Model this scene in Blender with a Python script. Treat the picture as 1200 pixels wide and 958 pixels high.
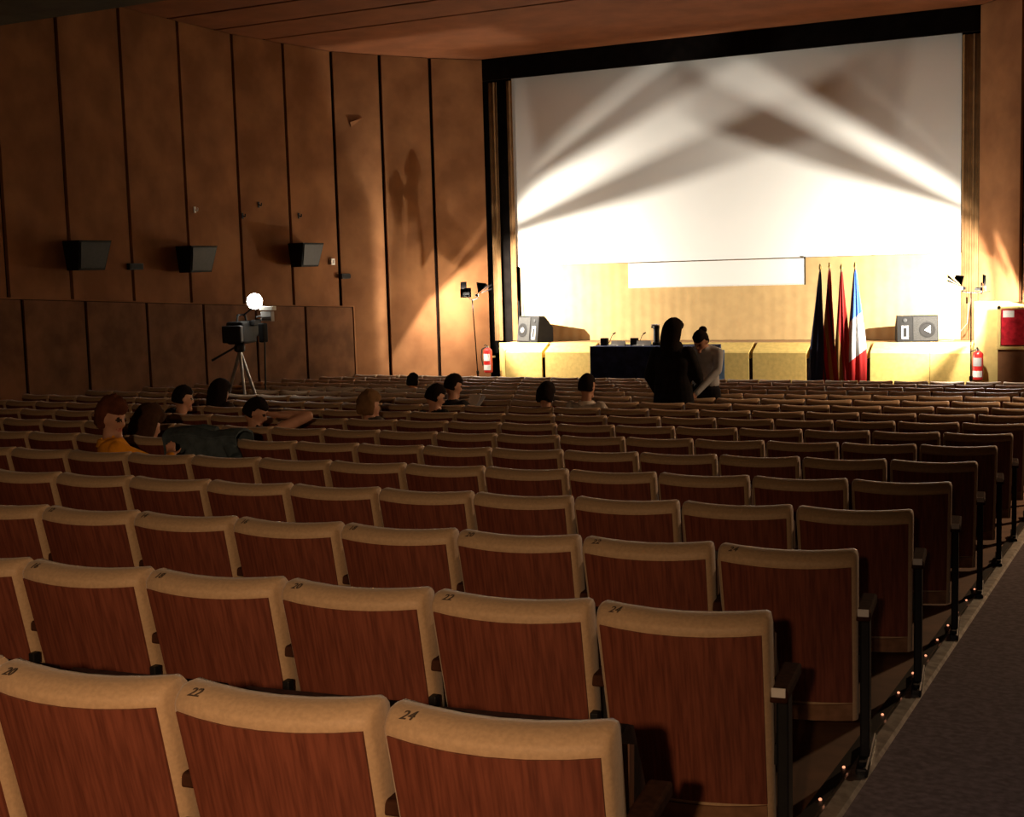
import bpy, bmesh, math, random
from mathutils import Vector, Matrix, noise
from mathutils.kdtree import KDTree
R = math.radians
random.seed(7)
scene = bpy.context.scene
for o in list(bpy.data.objects): bpy.data.objects.remove(o)
COL = scene.collection

# ------------------------------------------------------------------ camera
FPX, PITCH, ROLL, YAW, CAMZ = 1534.59, 0.10385, -0.02815, 0.46484, 1.6225
fw = Vector((-math.sin(YAW)*math.cos(PITCH), math.cos(YAW)*math.cos(PITCH), -math.sin(PITCH)))
rt = Vector((math.cos(YAW), math.sin(YAW), 0)); up = rt.cross(fw)
rt, up = rt*math.cos(ROLL)+up*math.sin(ROLL), up*math.cos(ROLL)-rt*math.sin(ROLL)
CAM = Vector((0, 0, CAMZ))
cd = bpy.data.cameras.new('camera'); cam = bpy.data.objects.new('camera', cd); COL.objects.link(cam)
cd.sensor_fit = 'HORIZONTAL'; cd.sensor_width = 36; cd.lens = FPX/1200*36
cd.clip_start = .05; cd.clip_end = 200
M = Matrix((rt, up, -fw)).transposed().to_4x4(); M.translation = CAM
cam.matrix_world = M
scene.camera = cam
def ray(x, y): return fw + rt*((x-600)/FPX) + up*((479-y)/FPX)
def atY(x, y, Y): d = ray(x, y); return CAM + d*(Y/d.y)
def atZ(x, y, Z): d = ray(x, y); return CAM + d*((Z-CAMZ)/d.z)
def atX(x, y, X): d = ray(x, y); return CAM + d*(X/d.x)

# ------------------------------------------------------------------ world, exposure, lights
w = bpy.data.worlds.new('world'); scene.world = w; w.use_nodes = True
w.node_tree.nodes['Background'].inputs[0].default_value = (1, .6, .4, 1)
w.node_tree.nodes['Background'].inputs[1].default_value = .0
vs = scene.view_settings
vs.view_transform = 'Standard'; vs.look = 'None'; vs.exposure = 0; vs.gamma = 1; vs.use_curve_mapping = False
HALO = (1, .92, .77)
def light(name, typ, loc, power, color, radius=.01, parent=None, aim=None, size=None, blend=.3):
    l = bpy.data.lights.new(name, typ); l.energy = power; l.color = color
    l.shadow_soft_size = radius
    o = bpy.data.objects.new(name, l); COL.objects.link(o); o.location = loc
    if aim is not None:
        o.rotation_euler = (Vector(aim)-Vector(loc)).to_track_quat('-Z', 'Y').to_euler()
    if typ == 'SPOT': l.spot_size = size; l.spot_blend = blend
    if parent: o.parent = parent; o.matrix_parent_inverse = parent.matrix_world.inverted()
    return o
SPILL_L, SPILL_R = 115, 130
REAR_W, STAGE_L_IN, STAGE_L_OUT, STAGE_R_IN, STAGE_R_OUT, TV_W = 550, 1250, 330, 1250, 480, 480
light('aisle_spotlight', 'SPOT', (0.0, -1.2, 2.08), REAR_W, (1, .60, .32), .05, aim=(-3.7, 2.2, .0), size=R(86), blend=.85)
light('carpet_fill_spot', 'SPOT', (.25, -1.6, 2.5), 150, (1, .80, .74), .05, aim=(.10, 4.4, -.2), size=R(24), blend=.9)  # added fill light that brightens the aisle carpet
light('side_exit_lamp', 'SPOT', (1.5, 17.2, 3.3), 1050, (1, .60, .32), .12, aim=(-2.4, 11.6, .2), size=R(100), blend=.8)

# ------------------------------------------------------------------ materials
def mat(name, c, rough=.7, var=0, scale=8, metal=0, bump=0, emit=0, stretch=None, c2=None, sheen=0, spec=.5):
    m = bpy.data.materials.new(name); m.use_nodes = True
    nt = m.node_tree; b = nt.nodes['Principled BSDF']
    b.inputs['Base Color'].default_value = (*c, 1); b.inputs['Roughness'].default_value = rough
    b.inputs['Metallic'].default_value = metal; b.inputs['Specular IOR Level'].default_value = spec
    if sheen: b.inputs['Sheen Weight'].default_value = sheen
    if emit:
        b.inputs['Emission Color'].default_value = (*c, 1); b.inputs['Emission Strength'].default_value = emit
    if var or c2:
        tc = nt.nodes.new('ShaderNodeTexCoord'); mp = nt.nodes.new('ShaderNodeMapping')
        nt.links.new(tc.outputs['Object'], mp.inputs[0])
        if stretch: mp.inputs['Scale'].default_value = stretch
        n = nt.nodes.new('ShaderNodeTexNoise'); n.inputs['Scale'].default_value = scale
        n.inputs['Detail'].default_value = 5
        nt.links.new(mp.outputs[0], n.inputs['Vector'])
        r = nt.nodes.new('ShaderNodeValToRGB'); nt.links.new(n.outputs['Fac'], r.inputs[0])
        lo = c2 if c2 else tuple(max(0, v*(1-var)) for v in c)
        hi = c if c2 else tuple(v*(1+var) for v in c)
        r.color_ramp.elements[0].position = .35; r.color_ramp.elements[1].position = .65
        r.color_ramp.elements[0].color = (*lo, 1); r.color_ramp.elements[1].color = (*hi, 1)
        nt.links.new(r.outputs[0], b.inputs['Base Color'])
        if bump:
            bp = nt.nodes.new('ShaderNodeBump'); bp.inputs['Strength'].default_value = bump
            bp.inputs['Distance'].default_value = .01
            nt.links.new(n.outputs['Fac'], bp.inputs['Height']); nt.links.new(bp.outputs[0], b.inputs['Normal'])
    return m
MT = dict(
    tan=mat('tan_velour', (.46, .32, .19), .62, .08, 90, bump=.12, spec=.4, sheen=.2),
    wood=mat('mahogany_veneer', (.20, .058, .033), .5, scale=14, c2=(.115, .031, .018), stretch=(7, 1, .35), spec=.35),
    wood2=mat('dark_wood', (.12, .05, .025), .5, .35, 10, stretch=(4, 4, 1)),
    armw=mat('armrest_wood', (.04, .016, .009), .85, .3, 10, stretch=(4, 4, 1), spec=.05),
    railw=mat('rail_wood', (.22, .115, .062), .7, .2, 20, spec=.2),
    cushion=mat('dark_upholstery', (.035, .014, .012), .95, .3, 40, spec=.1),
    black=mat('black_metal', (.009, .009, .0095), .55, .2, 20, spec=.25),
    blackm=mat('black_mask', (.006, .0045, .004), .95, .3, 6, spec=.05),
    plate=mat('white_plate', (.75, .74, .70), .5, .05, 30),
    ink=mat('number_ink', (.07, .05, .035), .8, .1, 60),
    wall=mat('plush_wall', (.265, .118, .048), .9, scale=1.6, c2=(.18, .074, .029), bump=.1, spec=.15),
    wains=mat('wainscot_board', (.135, .058, .024), .85, .25, 3, spec=.15),
    groove=mat('groove_black', (.012, .006, .004), .95, .2, 4, spec=.05),
    ceil=mat('ceiling_board', (.20, .072, .030), .85, .12, 2, spec=.15),
    ceildark=mat('soffit_board', (.11, .085, .05), .9, .15, 3, spec=.1),
    floor=mat('brown_floor', (.16, .075, .032), .75, .22, 5, bump=.1),
    carpet=mat('grey_carpet', (.20, .175, .20), .95, .25, 30, bump=.2, spec=.1),
    alu=mat('aluminium', (.70, .73, .70), .34, .25, 18, metal=1, bump=.15),
    led=mat('edge_led', (1, .38, .20), .4, .02, 5, emit=1.3),
    screen=mat('screen_white', (.83, .82, .80), .9, .015, .8, spec=.1),
    backdrop=mat('gold_curtain', (.54, .36, .165), .9, .06, 5, spec=.15),
    drape=mat('brown_drape', (.21, .115, .05), .92, .15, 5, spec=.1),
    stagef=mat('stage_front', (.58, .405, .125), .85, .10, 14, bump=.1, spec=.2),
    deck=mat('stage_deck', (.30, .17, .07), .7, .15, 4),
    navy=mat('navy_cloth', (.016, .026, .075), .95, .3, 8, spec=.15),
    blue=mat('lit_navy_cloth', (.07, .17, .45), .9, .1, 8, spec=.2),  # navy tablecloth with lamp light painted into the colour
    spk=mat('speaker_black', (.007, .0065, .0065), .75, .2, 12, spec=.2),
    grille=mat('grille_grey', (.030, .029, .028), .8, .2, 60, spec=.1),
    horn=mat('horn_pale', (.36, .35, .34), .45, .08, 10),
    red=mat('extinguisher_red', (.52, .02, .018), .3, .1, 6),
    redcloth=mat('red_panel', (.42, .014, .024), .8, .3, 14, spec=.1),
    lampglass=mat('lamp_glass', (1, .93, .78), .4, .02, 5, emit=14),
    tvglass=mat('camera_lamp_glass', (1, .95, .82), .4, .02, 5, emit=60),
    grey=mat('grey_metal', (.28, .27, .26), .4, .15, 12, metal=.6),
    gold=mat('gilt', (.75, .55, .2), .35, .1, 10, metal=.7),
    paper=mat('paper', (.72, .70, .65), .8, .05, 10),
    beige=mat('beige_paint', (.50, .36, .13), .85, .1, 6, spec=.2),
    foil=mat('black_foil', (.0007, .0006, .0006), 1, .2, 30, spec=0),
    skin=mat('skin', (.50, .27, .18), .6, .08, 14),
)

# ------------------------------------------------------------------ mesh helpers
class MB:
    def __init__(s): s.v = []; s.f = []; s.mi = []; s.cur = 0
    def add(s, vs_, fs):
        n = len(s.v); s.v += [tuple(v) for v in vs_]
        s.f += [tuple(i+n for i in f) for f in fs]; s.mi += [s.cur]*len(fs); return s
    def box(s, a, b, mtx=None):
        (x0, y0, z0), (x1, y1, z1) = a, b
        V = [Vector(q) for q in ((x0,y0,z0),(x1,y0,z0),(x1,y1,z0),(x0,y1,z0),(x0,y0,z1),(x1,y0,z1),(x1,y1,z1),(x0,y1,z1))]
        if mtx: V = [mtx @ q for q in V]
        return s.add(V, [(0,3,2,1),(4,5,6,7),(0,1,5,4),(1,2,6,5),(2,3,7,6),(3,0,4,7)])
    def bbox(s, a, b, r=.01, mtx=None):            # box with chamfered edges
        c = [(a[i]+b[i])/2 for i in range(3)]; h = [abs(b[i]-a[i])/2 for i in range(3)]
        r = min(r, min(h)*.9)
        bm = bmesh.new(); bmesh.ops.create_cube(bm, size=2)
        for v in bm.verts: v.co = Vector((v.co.x*h[0], v.co.y*h[1], v.co.z*h[2]))
        bmesh.ops.bevel(bm, geom=list(bm.edges), offset=r, segments=2, affect='EDGES', profile=.5)
        bm.verts.ensure_lookup_table(); bm.verts.index_update()
        V = [v.co+Vector(c) for v in bm.verts]
        if mtx: V = [mtx @ q for q in V]
        F = [tuple(v.index for v in f.verts) for f in bm.faces]; bm.free()
        return s.add(V, F)
    def prism(s, poly, x0, x1, axis=0, mtx=None):   # poly in the two other axes, extruded along axis
        n = len(poly)
        def pt(q, t): return Vector((t, q[0], q[1])) if axis == 0 else (Vector((q[0], t, q[1])) if axis == 1 else Vector((q[0], q[1], t)))
        V = [pt(q, x0) for q in poly]+[pt(q, x1) for q in poly]
        if mtx: V = [mtx @ q for q in V]
        F = [tuple(range(n-1, -1, -1)), tuple(range(n, 2*n))]+[(i, (i+1) % n, n+(i+1) % n, n+i) for i in range(n)]
        return s.add(V, F)
    def tube(s, p0, p1, r0, r1=None, n=8, caps=True):
        r1 = r0 if r1 is None else r1
        p0, p1 = Vector(p0), Vector(p1); d = (p1-p0).normalized()
        a = d.orthogonal().normalized(); b = d.cross(a)
        V = []
        for p, r in ((p0, r0), (p1, r1)):
            V += [p+(a*math.cos(2*math.pi*i/n)+b*math.sin(2*math.pi*i/n))*r for i in range(n)]
        F = [(i, (i+1) % n, n+(i+1) % n, n+i) for i in range(n)]
        if caps: F += [tuple(range(n-1, -1, -1)), tuple(range(n, 2*n))]
        return s.add(V, F)
    def path(s, pts, r, n=6):
        for a, b in zip(pts[:-1], pts[1:]): s.tube(a, b, r, r, n)
        return s
    def lathe(s, prof, n=16, mtx=None):             # prof [(r, z)]
        V = []; F = []
        for r, z in prof:
            V += [Vector((r*math.cos(2*math.pi*i/n), r*math.sin(2*math.pi*i/n), z)) for i in range(n)]
        for k in range(len(prof)-1):
            F += [(k*n+i, k*n+(i+1) % n, (k+1)*n+(i+1) % n, (k+1)*n+i) for i in range(n)]
        F += [tuple(range(n-1, -1, -1)), tuple(range((len(prof)-1)*n, len(prof)*n))]
        if mtx: V = [mtx @ q for q in V]
        return s.add(V, F)
    def ball(s, c, rx, ry=None, rz=None, nu=12, nv=8, mtx=None, fn=None):
        ry = rx if ry is None else ry; rz = rx if rz is None else rz
        c = Vector(c); V = []; F = []
        dirs = [Vector((0, 0, -1))]
        for j in range(1, nv):
            t = -math.pi/2+math.pi*j/nv
            for i in range(nu):
                a = 2*math.pi*i/nu; dirs.append(Vector((math.cos(t)*math.cos(a), math.cos(t)*math.sin(a), math.sin(t))))
        dirs.append(Vector((0, 0, 1)))
        for d in dirs:
            q = Vector((d.x*rx, d.y*ry, d.z*rz))
            if fn: q = fn(d, q)
            if mtx: q = mtx @ q
            V.append(c+q)
        L = len(dirs)-1
        for i in range(nu): F.append((0, 1+(i+1) % nu, 1+i)); F.append((L, L-nu+i, L-nu+(i+1) % nu))
        for j in range(nv-2):
            b = 1+j*nu
            F += [(b+i, b+(i+1) % nu, b+nu+(i+1) % nu, b+nu+i) for i in range(nu)]
        return s.add(V, F)
    def grid(s, fn, nu, nv, thick=None):            # fn(u, v) -> point; thick: vector offset for a solid sheet
        V = [Vector(fn(i/nu, j/nv)) for j in range(nv+1) for i in range(nu+1)]
        F = [(j*(nu+1)+i, j*(nu+1)+i+1, (j+1)*(nu+1)+i+1, (j+1)*(nu+1)+i) for j in range(nv) for i in range(nu)]
        if thick is None: return s.add(V, F)
        t = Vector(thick); n = len(V)
        W = [q+t for q in V]
        G = F+[tuple(k+n for k in reversed(f)) for f in F]
        def idx(i, j): return j*(nu+1)+i
        rim = [idx(i, 0) for i in range(nu)]+[idx(nu, j) for j in range(nv)]+[idx(i, nv) for i in range(nu, 0, -1)]+[idx(0, j) for j in range(nv, 0, -1)]
        for a, b in zip(rim, rim[1:]+rim[:1]): G.append((b, a, a+n, b+n))
        return s.add(V+W, G)
    def mesh(s, name, mats, smooth=False):
        me = bpy.data.meshes.new(name); me.from_pydata(s.v, [], s.f)
        for m in (mats if isinstance(mats, (list, tuple)) else [mats]): me.materials.append(m)
        if isinstance(mats, (list, tuple)): me.polygons.foreach_set('material_index', s.mi)
        bm = bmesh.new(); bm.from_mesh(me); bmesh.ops.recalc_face_normals(bm, faces=bm.faces); bm.to_mesh(me); bm.free()
        if smooth:
            me.polygons.foreach_set('use_smooth', [True]*len(me.polygons))
            try: me.set_sharp_from_angle(angle=R(40))
            except Exception: pass
        me.update(); return me
    def build(s, name, m, parent=None, smooth=False, loc=None):
        return link(name, s.mesh(name, m, smooth), parent, loc)
def link(name, me, parent=None, loc=None):
    o = bpy.data.objects.new(name, me); COL.objects.link(o)
    if parent: o.parent = parent
    if loc is not None: o.location = loc
    return o
def tag(o, label, cat, group=None):
    o['label'] = label; o['category'] = cat
    if group: o['group'] = group
    return o
def thing(name, label, cat, loc=(0, 0, 0), rz=0, group=None):
    o = bpy.data.objects.new(name, None); COL.objects.link(o); o.empty_display_size = .1
    o.location = loc; o.rotation_euler = (0, 0, rz)
    bpy.context.view_layer.update() if False else None
    return tag(o, label, cat, group)
def struct(o): o['kind'] = 'structure'; return o

# ------------------------------------------------------------------ setting
SL = .0503
def fz(y): return -SL*y
ZC = 5.77
AX = -.97                                           # seating floor ends here, the aisle begins
# sloped floors
def slab(x0, x1, y0, y1, t, name, m):
    mb = MB(); pts = [(x0, y0), (x1, y0), (x1, y1), (x0, y1)]
    V = [(x, y, fz(y)-t) for x, y in pts]+[(x, y, fz(y)) for x, y in pts]
    mb.add(V, [(0,3,2,1),(4,5,6,7),(0,1,5,4),(1,2,6,5),(2,3,7,6),(3,0,4,7)])
    return struct(mb.build(name, m))
slab(-14.6, AX, -2, 24.2, .15, 'floor', MT['floor'])
slab(AX, 2.1, -2, 24.2, .15, 'floor_aisle', MT['carpet'])
# metal edge trim along the aisle with its little lights
tr = MB()
V = []
for y in (-1.5, 21.0):
    for x, h in ((AX-.035, 0), (AX-.035, .012), (AX-.02, .018), (AX+.03, .014), (AX+.04, 0)): V.append((x, y, fz(y)+h))
tr.add(V, [(0,1,6,5),(1,2,7,6),(2,3,8,7),(3,4,9,8),(4,3,2,1,0),(5,6,7,8,9)])
trim = struct(tr.build('trim_1', MT['alu']))
bs = MB()
V = []
for y in (-1.5, 21.0):
    for x, h in ((AX-.085, 0), (AX-.085, .010), (AX-.036, .014), (AX-.036, 0)): V.append((x, y, fz(y)+h))
bs.add(V, [(0,1,5,4),(1,2,6,5),(3,2,1,0),(4,5,6,7)])
bs.build('rubber_strip', MT['black'], trim)
lm = MB().ball((0, 0, 0), .006, .007, .005, 8, 6).mesh('edge_light', MT['led'], True)
for i in range(30):
    y = 4.31+.366*(i-6)
    if y < 8.5: link('edge_light', lm, trim, (AX-.055, y, fz(y)+.016))

# left wall: backing, upper panels, projecting lower wainscot
WL = [(-12.09, 23.22), (-12.82, 22.43), (-13.39, 21.53), (-13.91, 20.68), (-14.09, 19.45), (-14.27, 18.25), (-14.25, 16.86), (-14.2, 15.48), (-14.14, 14.15), (-14.1, 12.95)]
y = 12.95
while y > -1.8: y -= 1.25; WL.append((-14.1, y))
def wains(y): return 1.03+(21.55-y)*.0503
OFF = .10
bk = MB()
nb = len(WL)
def outward(i):
    a = Vector(WL[max(0, i-1)]); b = Vector(WL[min(nb-1, i+1)]); d = (b-a).normalized(); n = Vector((d.y, -d.x)); 
    return -n if n.x > 0 and False else n
V = []
for i, (x, yy) in enumerate(WL):
    n = outward(i)
    if n.x > 0: n = -n
    for z in (fz(yy)-.1, ZC+.1):
        V.append((x+n.x*.05, yy+n.y*.05, z)); V.append((x+n.x*.25, yy+n.y*.25, z))
F = []
for i in range(nb-1):
    a, b = i*4, i*4+4
    F += [(a, b, b+2, a+2), (a+1, a+3, b+3, b+1), (a, a+1, b+1, b), (a+2, b+2, b+3, a+3)]
F += [(0, 2, 3, 1), ((nb-1)*4, (nb-1)*4+1, (nb-1)*4+3, (nb-1)*4+2)]
bk.add(V, F)
wall_left = struct(bk.build('wall_left', MT['groove']))
for i in range(nb-1):
    a, b = Vector(WL[i]), Vector(WL[i+1]); d = (b-a).normalized(); L = (b-a).length
    n = Vector((d.y, -d.x))
    if n.x > 0: n = -n
    g = .035
    p, q = a+d*g, b-d*g
    lo = (lambda yy: fz(yy)) if i < 4 else (lambda yy: wains(yy)-.25)
    if i == 0: p = a+d*.005
    mb = MB(); o = n*.06
    V = []
    for P_ in (p, q, q+o, p+o): V.append((P_.x, P_.y, lo(P_.y)))
    for P_ in (p, q, q+o, p+o): V.append((P_.x, P_.y, ZC-.01))
    mb.add(V, [(0,3,2,1),(4,5,6,7),(0,1,5,4),(1,2,6,5),(2,3,7,6),(3,0,4,7)])
    mb.build('wall_panel', MT['wall'], wall_left)
    if i == 2:                                       # torn flap of the covering
        c = atY(427, 143, (a.y+b.y)/2); c = Vector((p.x*.45+q.x*.55, p.y*.45+q.y*.55, c.z))
        t = MB(); e = Vector((d.x, d.y, 0)); nn = Vector((-n.x, -n.y, 0))
        P0, P1, P2 = c-e*.13+Vector((0, 0, .10)), c+e*.10+Vector((0, 0, -.09)), c+e*.13+Vector((0, 0, .0))
        t.add([P0+nn*.004, P1+nn*.004, P2+nn*.03, P0+nn*.02+Vector((0, 0, -.02)), P1+nn*.02, P2+nn*.045], [(0,1,2),(3,5,4),(0,3,4,1),(1,4,5,2),(2,5,3,0)])
        t.build('torn_flap', MT['wall'], wall_left)
# wainscot boxes
WX = [20.62]+[WL[i][1] for i in range(4, nb)]
def wx(y):                                            # face of the projecting lower wall
    for (xa, ya), (xb, yb) in zip(WL[:-1], WL[1:]):
        if yb <= y <= ya: return xa+(xb-xa)*(ya-y)/(ya-yb)
    return -14.1
wbk = MB()
ys = [20.62, 19.45, 18.25, 16.86, 15.48, 14.15, 12.95, 8, 3, -2]
def wface(y): return wx(y)+.24 if y < 19.5 else -13.85+(y-19.45)*.22
V = []
for yy in ys:
    xf = wface(yy)
    V += [(xf-.03, yy, fz(yy)), (xf-.03, yy, wains(yy)-.012), (-14.3, yy, wains(yy)-.012), (-14.3, yy, fz(yy))]
F = []
for i in range(len(ys)-1):
    a, b = 4*i, 4*i+4
    F += [(a, a+1, b+1, b), (a+1, a+2, b+2, b+1), (a+3, b+3, b+2, a+2)]
F += [(0, 3, 2, 1), (4*len(ys)-4, 4*len(ys)-3, 4*len(ys)-2, 4*len(ys)-1)]
wbk.add(V, F)
wbase = wbk.build('wainscot_body', MT['groove'], wall_left)
for i in range(len(WX)-1):
    ya, yb = WX[i]-.03, WX[i+1]+.03
    mb = MB(); V = []
    n_ = 1
    for z in (0, 1):
        for (yy, ox) in ((ya, 0), (yb, 0), (yb, -.04), (ya, -.04)):
            V.append((wface(yy)+ox, yy, (fz(yy)+.005) if z == 0 else wains(yy)-.03))
    mb.add(V, [(0,3,2,1),(4,5,6,7),(0,1,5,4),(1,2,6,5),(2,3,7,6),(3,0,4,7)])
    mb.build('wainscot_panel', MT['wains'], wall_left)
cp = MB(); V = []
for yy in ys:
    xf = wface(yy)
    V += [(xf+.012, yy, wains(yy)-.02), (xf+.012, yy, wains(yy)), (-14.2, yy, wains(yy)), (-14.2, yy, wains(yy)-.02)]
F = []
for i in range(len(ys)-1):
    a, b = 4*i, 4*i+4
    F += [(a, a+1, b+1, b), (a+1, a+2, b+2, b+1), (a+3, b+3, b+2, a+2), (a, b, b+3, a+3)]
F += [(0, 3, 2, 1), (4*len(ys)-4, 4*len(ys)-3, 4*len(ys)-2, 4*len(ys)-1)]
cp.add(V, F); cp.build('wainscot_cap', MT['wall'], wall_left)
eb = MB(); eb.box((-14.2, 20.622, fz(20.7)), (wface(20.62)-.0, 20.66, wains(20.62)-.01)); eb.build('wainscot_end', MT['wall'], wall_left)

# ceiling: dark backing, boards between grooves, lower soffit at the rear
mb = MB().box((-14.8, 9.8, ZC+.03), (2.2, 24.4, ZC+.15))
ceiling = struct(mb.build('ceiling', MT['groove']))
gy = [23.24, 19.05, 17.85, 16.68, 15.4, 14.1, 12.9, 11.6, 10.05]
for a, b in zip(gy[:-1], gy[1:]):
    MB().bbox((-14.6, b+.035, ZC), (2.1, a-.035, ZC+.06), .01).build('ceiling_board', MT['ceil'], ceiling)
struct(MB().box((-14.8, -2.2, 4.28), (2.2, 10.0, 4.45)).build('ceiling_rear', MT['ceildark']))
struct(MB().box((-14.8, 9.9, 4.45), (2.2, 10.0, ZC+.1)).build('trim_2', MT['ceildark']))
# rear and right walls
struct(MB().box((-14.8, -2.3, -.2), (2.2, -2.0, 4.4)).build('wall_rear', MT['wains']))
struct(MB().box((1.9, -2.0, -1.4), (2.2, 20.8, ZC)).build('wall_right', MT['wains']))
# proscenium: black wall behind, top masking, splayed right wall with opening below
struct(MB().box((-14.8, 24.0, -1.4), (2.2, 24.3, ZC+.1)).build('wall_front', MT['blackm']))
mk = MB()
mk.box((-12.12, 23.22, 5.36), (-2.80, 23.30, ZC))
mask = struct(mk.build('trim_3', MT['blackm']))
mk = MB(); mk.box((-12.3, 23.56, 0), (-11.62, 23.60, 5.4)); mk.box((-3.12, 23.56, 0), (-2.6, 23.60, 5.4)); mk.build('side_mask', MT['blackm'], mask)
def post(mb, pts, z0, z1):
    n = len(pts); mb.add([(x, y, z0) for x, y in pts]+[(x, y, z1) for x, y in pts],
        [tuple(range(n-1, -1, -1)), tuple(range(n, 2*n))]+[(i, (i+1) % n, n+(i+1) % n, n+i) for i in range(n)])
rb = MB(); post(rb, [(-2.78, 23.30), (-2.05, 22.50), (1.95, 20.75), (2.2, 20.75), (2.2, 23.6), (-2.78, 23.6)], .94, ZC)
wr = struct(rb.build('wall_stage_right', MT['groove']))
rp = MB()
def plank(a, b, z0, z1, m, parent, name, t=.05, g=.0, z0b=None):
    a, b = Vector(a), Vector(b); d = (b-a).normalized(); n = Vector((-d.y, d.x)); p, q = a+d*g, b-d*g
    mb = MB(); z0b = z0 if z0b is None else z0b
    mb.add([(p.x, p.y, z0), (q.x, q.y, z0b), (q.x+n.x*t, q.y+n.y*t, z0b), (p.x+n.x*t, p.y+n.y*t, z0), (p.x, p.y, z1), (q.x, q.y, z1), (q.x+n.x*t, q.y+n.y*t, z1), (p.x+n.x*t, p.y+n.y*t, z1)],
        [(0,3,2,1),(4,5,6,7),(0,1,5,4),(1,2,6,5),(2,3,7,6),(3,0,4,7)])
    return mb.build(name, m, parent)
plank((-2.84, 23.22), (-2.12, 22.44), .92, ZC-.01, MT['wall'], wr, 'wall_panel', .05, .01)
plank((-2.07, 22.40), (-1.0, 21.92), .90, ZC-.01, MT['wall'], wr, 'wall_panel', .05, .01)
plank((-.96, 21.9), (.5, 21.28), .90, ZC-.01, MT['wall'], wr, 'wall_panel', .05, .01)
plank((.54, 21.26), (1.9, 20.72), .90, ZC-.01, MT['wall'], wr, 'wall_panel', .05, .01)
# below the overhang: beige pier, framed red cabinet, dim lower wall
lo = MB(); lo.box((-2.82, 22.62, -1.3), (2.1, 22.9, .93))
wlow = struct(lo.build('wall_under_overhang', MT['beige']))
MB().box((-2.44, 22.50, -1.3), (2.0, 22.62, .16)).build('dado_panel', MT['wains'], wlow)
MB().bbox((-2.46, 22.46, .15), (2.0, 22.66, .20), .01).build('dado_cap', MT['beige'], wlow)

# ------------------------------------------------------------------ projection screen and stage dressing
SY = 23.5
sc = thing('projection_screen', 'huge white cinema screen filling the wall above the stage', 'screen', (-7.38, SY, 1.69))
c4 = [atY(604, 310.5, SY), atY(1127.2, 303, SY), atY(1125.5, 40, SY), atY(600.5, 93, SY)]
X0, X1 = -11.60, -3.165
mb = MB().box((X0+7.38, 0, 0.03), (X1+7.38, .03, 3.75)); mb.build('sheet', MT['screen'], sc)
bn = thing('white_banner', 'white rectangular sheet hanging below the middle of the cinema screen', 'banner', (-7.51, 23.448, 1.25))
MB().bbox((-1.69, 0, .02), (1.68, .012, .475), .002).build('sheet', MT['screen'], bn)
MB().tube((-1.69, .006, .015), (1.68, .006, .015), .014, n=8).build('hem_bar', MT['plate'], bn)
MB().box((1.68, .0, .0), (1.70, .03, .50)).build('edge_shadow', MT['black'], bn)  # shadow at the sheet's right edge, put in as a black strip
def drape(name, m, x0, x1, y, z0, z1, folds, amp, label, lean=0, seed=0):
    rnd = random.Random(seed); ph = [rnd.uniform(0, 6.28) for _ in range(4)]
    nx = max(8, int(folds*8))
    def fn(u, v):
        a = amp*(1-.35*v)
        t = u*folds*2*math.pi
        return (x0+(x1-x0)*u+lean*(1-v)*(1-u), y+a*math.sin(t+ph[0]+.4*math.sin(3*v+ph[1]))+a*.5*math.sin(t*.47+ph[2]+v), z0+(z1-z0)*v)
    o = MB().grid(fn, nx, 10, (0, .012, 0)).build(name, m, None, True)
    return tag(o, label, 'curtain')
drape('backdrop_curtain', MT['backdrop'], -11.50, -3.08, 23.475, .26, 1.735, 42, .003, 'long gold pleated curtain hanging below the cinema screen behind the stage', seed=3)
drape('masking_curtain', MT['drape'], -12.07, -11.88, 23.40, .26, 5.34, 2.5, .025, 'narrow brown drape at far left edge of screen beside the left wall', seed=1)
drape('masking_curtain', MT['drape'], -11.67, -11.55, 23.40, .26, 5.34, 1.5, .02, 'slim brown drape touching the left edge of the cinema screen', seed=2)
drape('masking_curtain', MT['drape'], -3.14, -2.83, 23.38, .26, 5.34, 4, .03, 'brown pleated drape along the right edge of the cinema screen', seed=4)

# stage platform
st = thing('stage_platform', 'low stage with slanted gold front panels under the cinema screen', 'stage', (-7.2, 22.3, fz(22.3)))
def sloc(v): return (v[0]+7.2, v[1]-22.3, v[2]-fz(22.3))
def sbox(a, b, name, m, r=.01): return MB().bbox(sloc(a), sloc(b), r).build(name, m, st)
sbox((-11.55, 22.62, -1.15), (-2.83, 23.95, .255), 'deck', MT['deck'])
SX = [-11.29, -10.49, -9.48, -8.5, -7.47, -6.49, -5.48, -4.47, -3.47, -2.83]
for i, (a, b) in enumerate(zip(SX[:-1], SX[1:])):
    g = .035
    x0, x1 = a+(g if i else 0), b-(g if i < 8 and i != 7 else .004)
    if i == 8: x0 = a+.004
    prof = [(22.30, -1.12), (22.30, .10), (22.325, .125), (22.62, .262), (22.68, .262), (22.68, -1.12)]
    mb = MB(); mb.prism([(q[0]-22.3, q[1]-fz(22.3)) for q in prof], x0+7.2, x1+7.2, 0)
    mb.build('front_panel', MT['stagef'], st)
for pts in ([(-11.30, 22.30), (-11.30, 22.66), (-11.60, 22.66)],):
    mb = MB(); q = [(x+7.2, y-22.3) for x, y in pts]
    n = len(q); zt = [.13, .262, .262]; zz = -fz(22.3)
    mb.add([(x, y, -1.12+zz) for x, y in q]+[(x, y, t+zz) for (x, y), t in zip(q, zt)], [(2,1,0),(3,4,5),(0,1,4,3),(1,2,5,4),(2,0,3,5)])
    mb.build('corner_panel', MT['stagef'], st)
mb = MB(); mb.box(sloc((-11.2, 22.33, -1.1)), sloc((-2.9, 22.6, .0))); mb.build('core', MT['groove'], st)
STEPZ = -.53
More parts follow.
